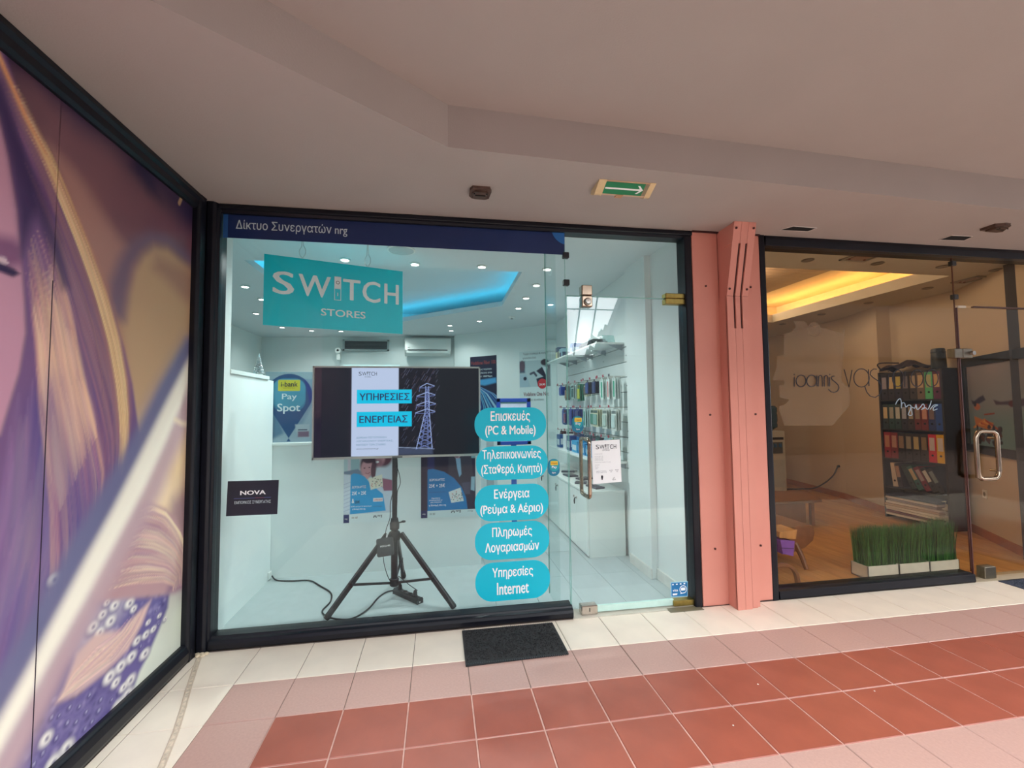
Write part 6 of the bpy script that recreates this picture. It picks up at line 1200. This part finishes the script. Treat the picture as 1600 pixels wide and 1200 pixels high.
for r_, row in enumerate(cols):
    zb_ = (1.455, 1.095, .735)[r_]; n = len(row); w = .682/n
    for k, (c, lb) in enumerate(row):
        binder(1.922-w*(k+.5), zb_, w-.003, .305 if n == 9 else .318, c, lb, '%s ring binder, %s on the %s shelf of the bookcase' % (cn(c), 'rightmost' if k == n-1 else onames[k], rn[r_]))
lean = [(1.815, 5, (206, 190, 170), None, 'cream ring binder leaning at the left of the fourth shelf'), (1.75, 9, (40, 30, 34), (170, 130, 100), 'black ring binder with tan label, second leaning one on the fourth shelf'), (1.60, 24, (30, 50, 40), None, 'very dark green ring binder leaning on the fourth shelf'), (1.52, 27, (24, 90, 74), (190, 170, 130), 'green ring binder leaning on the fourth shelf'), (1.44, 28, (120, 28, 44), (170, 150, 150), 'dark red ring binder leaning on the fourth shelf'), (1.365, 28, (34, 30, 30), (206, 200, 190), 'black ring binder with big white label leaning on the fourth shelf'), (1.295, 28, (28, 28, 30), (120, 130, 130), 'rightmost black ring binder leaning on the fourth shelf')]
for y, a, c, lb, lab in lean: binder(y-.01, .389+.031*math.sin(R(a)), .062, .29, c, lb, lab, -R(a))
for k in range(9):
    c = [(226, 214, 196), (110, 40, 52), (232, 224, 210), (226, 216, 200), (196, 176, 160), (230, 222, 214), (150, 140, 150), (214, 206, 200), (60, 70, 96)][k]; z = .056+.028*k
    T = Matrix.Translation((6.93, 1.585+random.uniform(-.015, .015), z)) @ Matrix.Rotation(random.uniform(-.06, .06), 4, 'Z')
    t = MB(T).prism([(-.13, 0), (.13, .002), (.13, .022), (0, .026), (-.13, .022)], 1, -.29, .29).build('paper_file', cm(c, .7), None)
    tag(t, '%s paper file lying flat, %s in the bottom stack of the bookcase' % (['cream', 'maroon', 'white', 'ivory', 'tan', 'pale', 'grey', 'off-white', 'dark blue'][k], ['lowest', 'second up', 'third up', 'fourth up', 'fifth up', 'sixth up', 'seventh up', 'eighth up', 'topmost'][k]), 'file', 'paper files stacked in the bookcase')
mb = MB()
for k in range(16):
    a = k*.9; p = [(6.90+.02*math.sin(a), 1.285+.03*math.cos(a*1.3), .06+.015*k), (6.88+.03*math.cos(a), 1.30+.03*math.sin(a), .075+.015*k), (6.90, 1.27+.02*math.cos(a), .09+.015*k)]
    mb.tube(smooth_path(p, 3), .006, 5)
tag(mb.build('crumpled_papers', cm((232, 224, 206)), None), 'bundle of crumpled white papers at the right end of the lowest shelf', 'papers', kind='stuff')
t = thing('folded_bag', 'crumpled dark purple bag lying on top of the bookcase', 'bag', (6.97, 1.68, 1.80))
mb = MB(); nx, ny = 14, 8; g = []
for j in range(ny+1):
    for i in range(nx+1):
        u = i/nx; v = j/ny; h = .015+.10*math.sin(math.pi*min(1, u*1.05)*.96)**.6*math.sin(math.pi*(v*.9+.05))**.5+.018*math.sin(9*u+5*v)+.012*math.sin(23*u-7*v)
        g.append((6.88+.24*v, 1.945-.50*u, 1.802+max(0, h)))
mb.add(g, [(j*(nx+1)+i, j*(nx+1)+i+1, (j+1)*(nx+1)+i+1, (j+1)*(nx+1)+i) for j in range(ny) for i in range(nx)])
mb.build('cloth', cm((60, 50, 62), .6), t, smooth=True); MB().tube(smooth_path([(6.90, 1.93, 1.83), (6.88, 1.96, 1.90), (6.88, 1.90, 1.92), (6.89, 1.7, 1.90)]), .008, 6).build('strap', cm((40, 34, 44)), t)
t = thing('cylinder_case', 'upright dark cylinder standing on the right end of the bookcase top', 'case', (6.96, 1.30, 1.80)); MB().lathe([(.062, 0), (.068, .01), (.066, .12), (.062, .215), (.055, .228), (0, .232)], (6.96, 1.315, 1.80), 20).build('body', cm((50, 56, 56), .4), t, smooth=True); MB().lathe([(.0665, .18), (.068, .184), (.0645, .19)], (6.96, 1.315, 1.80), 20).build('lid_seam', M['hard'], t)
# big framed picture on the angled wall right of the bookcase
WA = Vector((7.235, 1.375, 0)); WT = (Vector((6.38, .11, 0))-WA).normalized(); WN = Vector((WT.y, -WT.x, 0))
MW = Matrix(((WT.x, -WN.x, 0, WA.x), (WT.y, -WN.y, 0, WA.y), (0, 0, 1, 0), (0, 0, 0, 1)))
t = thing('framed_picture', 'large black framed food picture on the wall behind the office glass door', 'picture', WA+WT*.85+WN*.02+Vector((0, 0, .88)))
mb = MB(MW)
for q in ((.25, 1.48, 1.80, 1.89), (.25, 1.48, .88, .965), (.25, .335, .88, 1.89), (1.40, 1.48, .88, 1.89)): mb.box(q[0], q[1], -.035, -.002, q[2], q[3])
mb.build('frame', cm((32, 32, 30), .35), t, bev=.003)
def paint_food(x, y):
    P = Paint(x, y, (150, 138, 140)); P.field([(0, .85, 150, 138, 142), (.5, .85, 156, 146, 150), (1.1, .8, 140, 132, 136), (0, .5, 132, 134, 140), (.6, .5, 140, 144, 150), (0, .05, 110, 138, 140), (.6, .05, 120, 150, 152), (1.1, .05, 100, 120, 126)], 2)
    P.rect(0, 1.1, -.1, .34, (112, 142, 146), .12, .7)
    P.poly([(.06, .47), (.12, .46), (.22, .50), (.30, .52), (.34, .47), (.24, .44), (.16, .42), (.08, .43)], (50, 46, 70), .012); P.ell(.17, .40, .06, .035, (190, 110, 70), .2); P.ell(.13, .43, .03, .03, (40, 36, 50))
    P.poly([(.48, .47), (.60, .45), (.80, .46), (1.0, .48), (1.08, .43), (.9, .40), (.7, .42), (.52, .42)], (70, 56, 72), .012); P.ell(.78, .43, .05, .03, (90, 34, 40))
    P.poly([(.10, .30), (.30, .26), (.46, .24), (.40, .16), (.12, .20)], (196, 120, 50), .01)
    for k in range(9): P.stroke([(.08+.03*k, .18+.01*k), (.30+.03*k, .27-.012*k)], .011, [(214, 130, 50), (226, 160, 70), (170, 70, 40)][k % 3], .95)
    P.stroke([(.30, .32), (.48, .335)], .008, (150, 60, 40))
    for k in range(60): P.ell(random.uniform(.14, .62), random.uniform(.02, .20)*1.0, random.uniform(.015, .035), random.uniform(.012, .028), random.choice([(48, 40, 50), (34, 28, 36), (70, 56, 66), (90, 60, 60)]), .3)
    P.ell(1.0, .07, .05, .05, (30, 30, 36))
    return P.c
print_sheet('print', 1.065, .835, .006, paint_food, M['print'], WA+WT*.335+WN*.012+Vector((0, 0, .965)), t, xd=tuple(WT))
box_ = MB(MW).box(.335, 1.40, -.010, -.002, .965, 1.80).build('backing', M['shelfblack'], t)
def socket(T, lab, plug=False):
    t = thing('wall_socket', lab, 'socket', T.translation)
    MB(T).prism(rrect(0, 0, .041, .041, .006, 3), 1, -.009, 0).build('plate', M['cream'] if plug else cm((236, 230, 212), .4), t, bev=.002)
    MB(T).cyl((0, -.0095, 0), (0, -.0105, 0), .024, 16).build('well', cm((150, 140, 120), .5), t)
    mb = MB(T)
    for s in (-1, 1): mb.cyl((s*.009, -.0108, 0), (s*.009, -.0115, 0), .0032, 8)
    mb.build('pin_hole', M['hole'], t)
T = MW.copy(); T.translation = WA+WT*.53+Vector((0, 0, .46))+WN*.001; socket(T, 'beige wall socket below the framed picture behind the glass door')
WB = Vector((7.0, 2.05, 0)); WU = (WB-Vector((7.3, 2.9, 0))).normalized(); WM = Vector((WU.y, -WU.x, 0))
MU = Matrix(((WU.x, -WM.x, 0, 0), (WU.y, -WM.y, 0, 0), (0, 0, 1, 0), (0, 0, 0, 1)))
PL = WB-WU*1.02; PL.z = .47; MU.translation = PL+WM*.001; 
socket(MU, 'wall socket with a black plug in it left of the bookcase', True)
t = thing('plug_cord', 'black plug and cord hanging from the wall socket left of the bookcase', 'cord', PL+WM*.02)
MB(MU).tube([(0, -.011, 0), (0, -.03, 0), (0, -.045, -.006), (0, -.05, -.02)], [.02, .019, .015, .008], 10).build('plug', M['hard'], t, smooth=True)
p0 = PL+WM*.051
MB().tube(smooth_path([p0+Vector((0, 0, -.02)), p0+Vector((-.02, .05, -.14)), p0+Vector((-.03, .20, -.28)), p0+Vector((-.02, .42, -.40)), p0+Vector((-.05, .66, -.455)), Vector((7.0, 3.75, .015))]), .010, 8).build('cable', M['hard'], t, smooth=True)
# water dispenser
t = thing('water_dispenser', 'white water dispenser with a blue bottle at the left edge of the office glass', 'water dispenser', (6.8, 3.72, 0))
box('cabinet', (6.60, 6.92, 3.60, 3.92, 0, .98), cm((206, 206, 194), .4), t, bev=.012)
box('tap_recess', (6.66, 6.86, 3.592, 3.60, .62, .80), cm((96, 100, 100), .4), t); box('display', (6.66, 6.88, 3.590, 3.60, .84, .88), cm((60, 56, 56), .3), t); box('lower_door', (6.63, 6.89, 3.594, 3.60, .08, .52), cm((190, 196, 190), .4), t)
MB().lathe([(.05, -.02), (.06, .02), (.125, .06), (.13, .10), (.122, .13), (.13, .16), (.13, .26), (.122, .29), (.13, .32), (.128, .38), (.10, .41), (0, .415)], (6.76, 3.76, .98), 24).build('bottle', cm((50, 84, 104), .2), t, smooth=True)
mb = MB().box(6.70, 6.73, 3.56, 3.595, .72, .78).box(6.79, 6.82, 3.56, 3.595, .72, .78); mb.build('tap', cm((60, 110, 160), .4), t)
# low bent-wood chair, mostly behind the pillar
t = thing('lounge_chair', 'brown bent plywood lounge chair partly hidden behind the pink pillar', 'chair', (4.1, .75, 0))
def slab(path, w, th, yc):      # path in (x,z), swept along y
    p = [Vector((a, 0, b)) for a, b in path]; mb = MB(); n = len(p); v = []
    for i in range(n):
        tt = (p[min(i+1, n-1)]-p[max(i-1, 0)]).normalized(); nn = Vector((-tt.z, 0, tt.x))
        for s in (-1, 1):
            q = p[i]+nn*s*th/2; v += [(q.x, yc-w/2, q.z), (q.x, yc+w/2, q.z)]
    f = []
    for i in range(n-1):
        a = 4*i; b = 4*(i+1); f += [(a, a+1, b+1, b), (a+2, b+2, b+3, a+3), (a, b, b+2, a+2), (a+1, a+3, b+3, b+1)]
    f += [(0, 2, 3, 1), (4*n-4, 4*n-3, 4*n-1, 4*n-2)]
    return mb.add(v, f)
sp = lambda pts, n=6: [(q.x, q.y) for q in smooth_path([(a, b, 0) for a, b in pts], n)]
MB().prism([(3.86, .34), (4.34, .345), (4.50, .35), (4.585, .345), (4.60, .28), (4.58, .215), (4.50, .16), (4.39, .13), (4.30, .18), (3.86, .20)], 1, .62, 1.05).build('seat_shell', M['walnut'], t, bev=.01)
slab(sp([(3.85, .52), (3.88, .40), (3.93, .32), (4.10, .29), (4.30, .30)]), .50, .014, .85).build('backrest', M['walnut'], t)
slab(sp([(3.82, .165), (3.95, .175), (4.02, .16), (4.065, .12), (4.085, .06), (4.09, .0)]), .035, .022, .25).build('leg', M['walnut'], t)
MB().tube([(4.42, .64, .20), (4.43, .58, .10), (4.435, .54, .004)], [.024, .021, .018], 8).build('leg', M['walnut'], t)
MB().tube([(4.05, 1.0, .22), (4.02, 1.05, .004)], [.022, .018], 8).build('leg', M['walnut'], t)
box('rail', (3.82, 3.86, .24, .95, .15, .18), M['walnut'], t)
t = thing('seat_cushion', 'small purple cloth on the bent wood chair behind the pillar', 'cushion', (4.2, .55, .1)); MB().prism([(4.10, .30), (4.22, .285), (4.205, .175), (4.11, .195)], 1, .42, .60).build('cloth', cm((140, 96, 206)), t, bev=.006); MB().tube([(4.10, .418, .242), (4.215, .418, .23)], .003, 5).build('fold_line', cm((70, 40, 110)), t)
t = thing('wood_tray', 'pale wooden board above the purple cloth on the chair', 'board', (4.17, .5, .30)); MB().prism([(4.10, .365), (4.26, .375), (4.245, .305), (4.10, .32)], 1, .43, .60).build('board', M['wood2'], t, bev=.003)
# low brown table, built solid to stand in for a reflection in the glass
t = thing('reflected_table', 'solid stand-in for a low brown table reflection with a pale edge behind the chair', 'table', (5.05, 2.1, 0))
MB().prism([(4.85, 1.72), (5.75, 1.72), (6.0, 2.2), (4.85, 2.5)], 2, .27, .30).build('tabletop', M['walnut'], t, bev=.004); box('table_edge', (4.85, 5.60, 1.705, 1.72, .275, .298), cm((130, 100, 74)), t)
for x, y in ((4.9, 1.78), (5.66, 1.78), (4.9, 2.35), (5.8, 2.2)): box('leg', (x-.02, x+.02, y-.02, y+.02, 0, .27), M['walnut'], t)
box('side_panel', (4.95, 5.6, 1.80, 1.82, .02, .27), M['walnut'], t)
# planters with artificial grass
gl = ['left one of the three white grass planters behind the office glass', 'middle one of the three white grass planters behind the office glass', 'right one of the three white grass planters behind the office glass']
for k in range(3):
    x0 = 4.728+.298*k; x1 = x0+.292; y0, y1 = .25, .40
    t = thing('planter', gl[k], 'planter', ((x0+x1)/2, .325, 0), 'grass planters in the office window')
    mb = MB().box(x0, x1, y0, y0+.006, 0, .106).box(x0, x1, y1-.006, y1, 0, .106).box(x0, x0+.006, y0, y1, 0, .106).box(x1-.006, x1, y0, y1, 0, .106).box(x0, x1, y0, y1, 0, .01)
    mb.build('pot', cm((232, 238, 234), .3), t); box('soil', (x0+.006, x1-.006, y0+.006, y1-.006, .06, .085), cm((40, 60, 40)), t)
    mb = MB(); vs = []; fs = []
    for q in range(1500):
        bx_ = random.uniform(x0+.008, x1-.008); by = random.uniform(y0+.008, y1-.008)
        H = .40+.012*math.sin((bx_-4.7)*9)+.03*((bx_-4.7)/.9); h = H*random.uniform(.90, 1.02)
        lx = random.gauss(0, .012)+(.0 if k else -.01); ly = random.gauss(0, .02); w = random.uniform(.0014, .0026); a = random.uniform(0, 3.14)
        c, s_ = math.cos(a)*w, math.sin(a)*w; n0 = len(vs)
        vs += [(bx_-c, by-s_, .08), (bx_+c, by+s_, .08), (bx_+lx*.35+c, by+ly*.35+s_, h*.6), (bx_+lx*.35-c, by+ly*.35-s_, h*.6), (bx_+lx, by+ly, h)]
        fs += [(n0, n0+1, n0+2, n0+3), (n0+3, n0+2, n0+4)]
    me = mb.add(vs, fs).build('grass', None, t, kind='stuff')
    for m_ in (M['green_grass'], cm((84, 140, 74)), cm((34, 72, 44))): me.data.materials.append(m_)
    for i, p in enumerate(me.data.polygons): p.material_index = (i//2*7) % 5 % 3
for o in list(SC.objects):
    if o.type == 'EMPTY' and 'label' not in o and 'kind' not in o: o['kind'] = 'structure'
for m_ in bpy.data.materials: pass
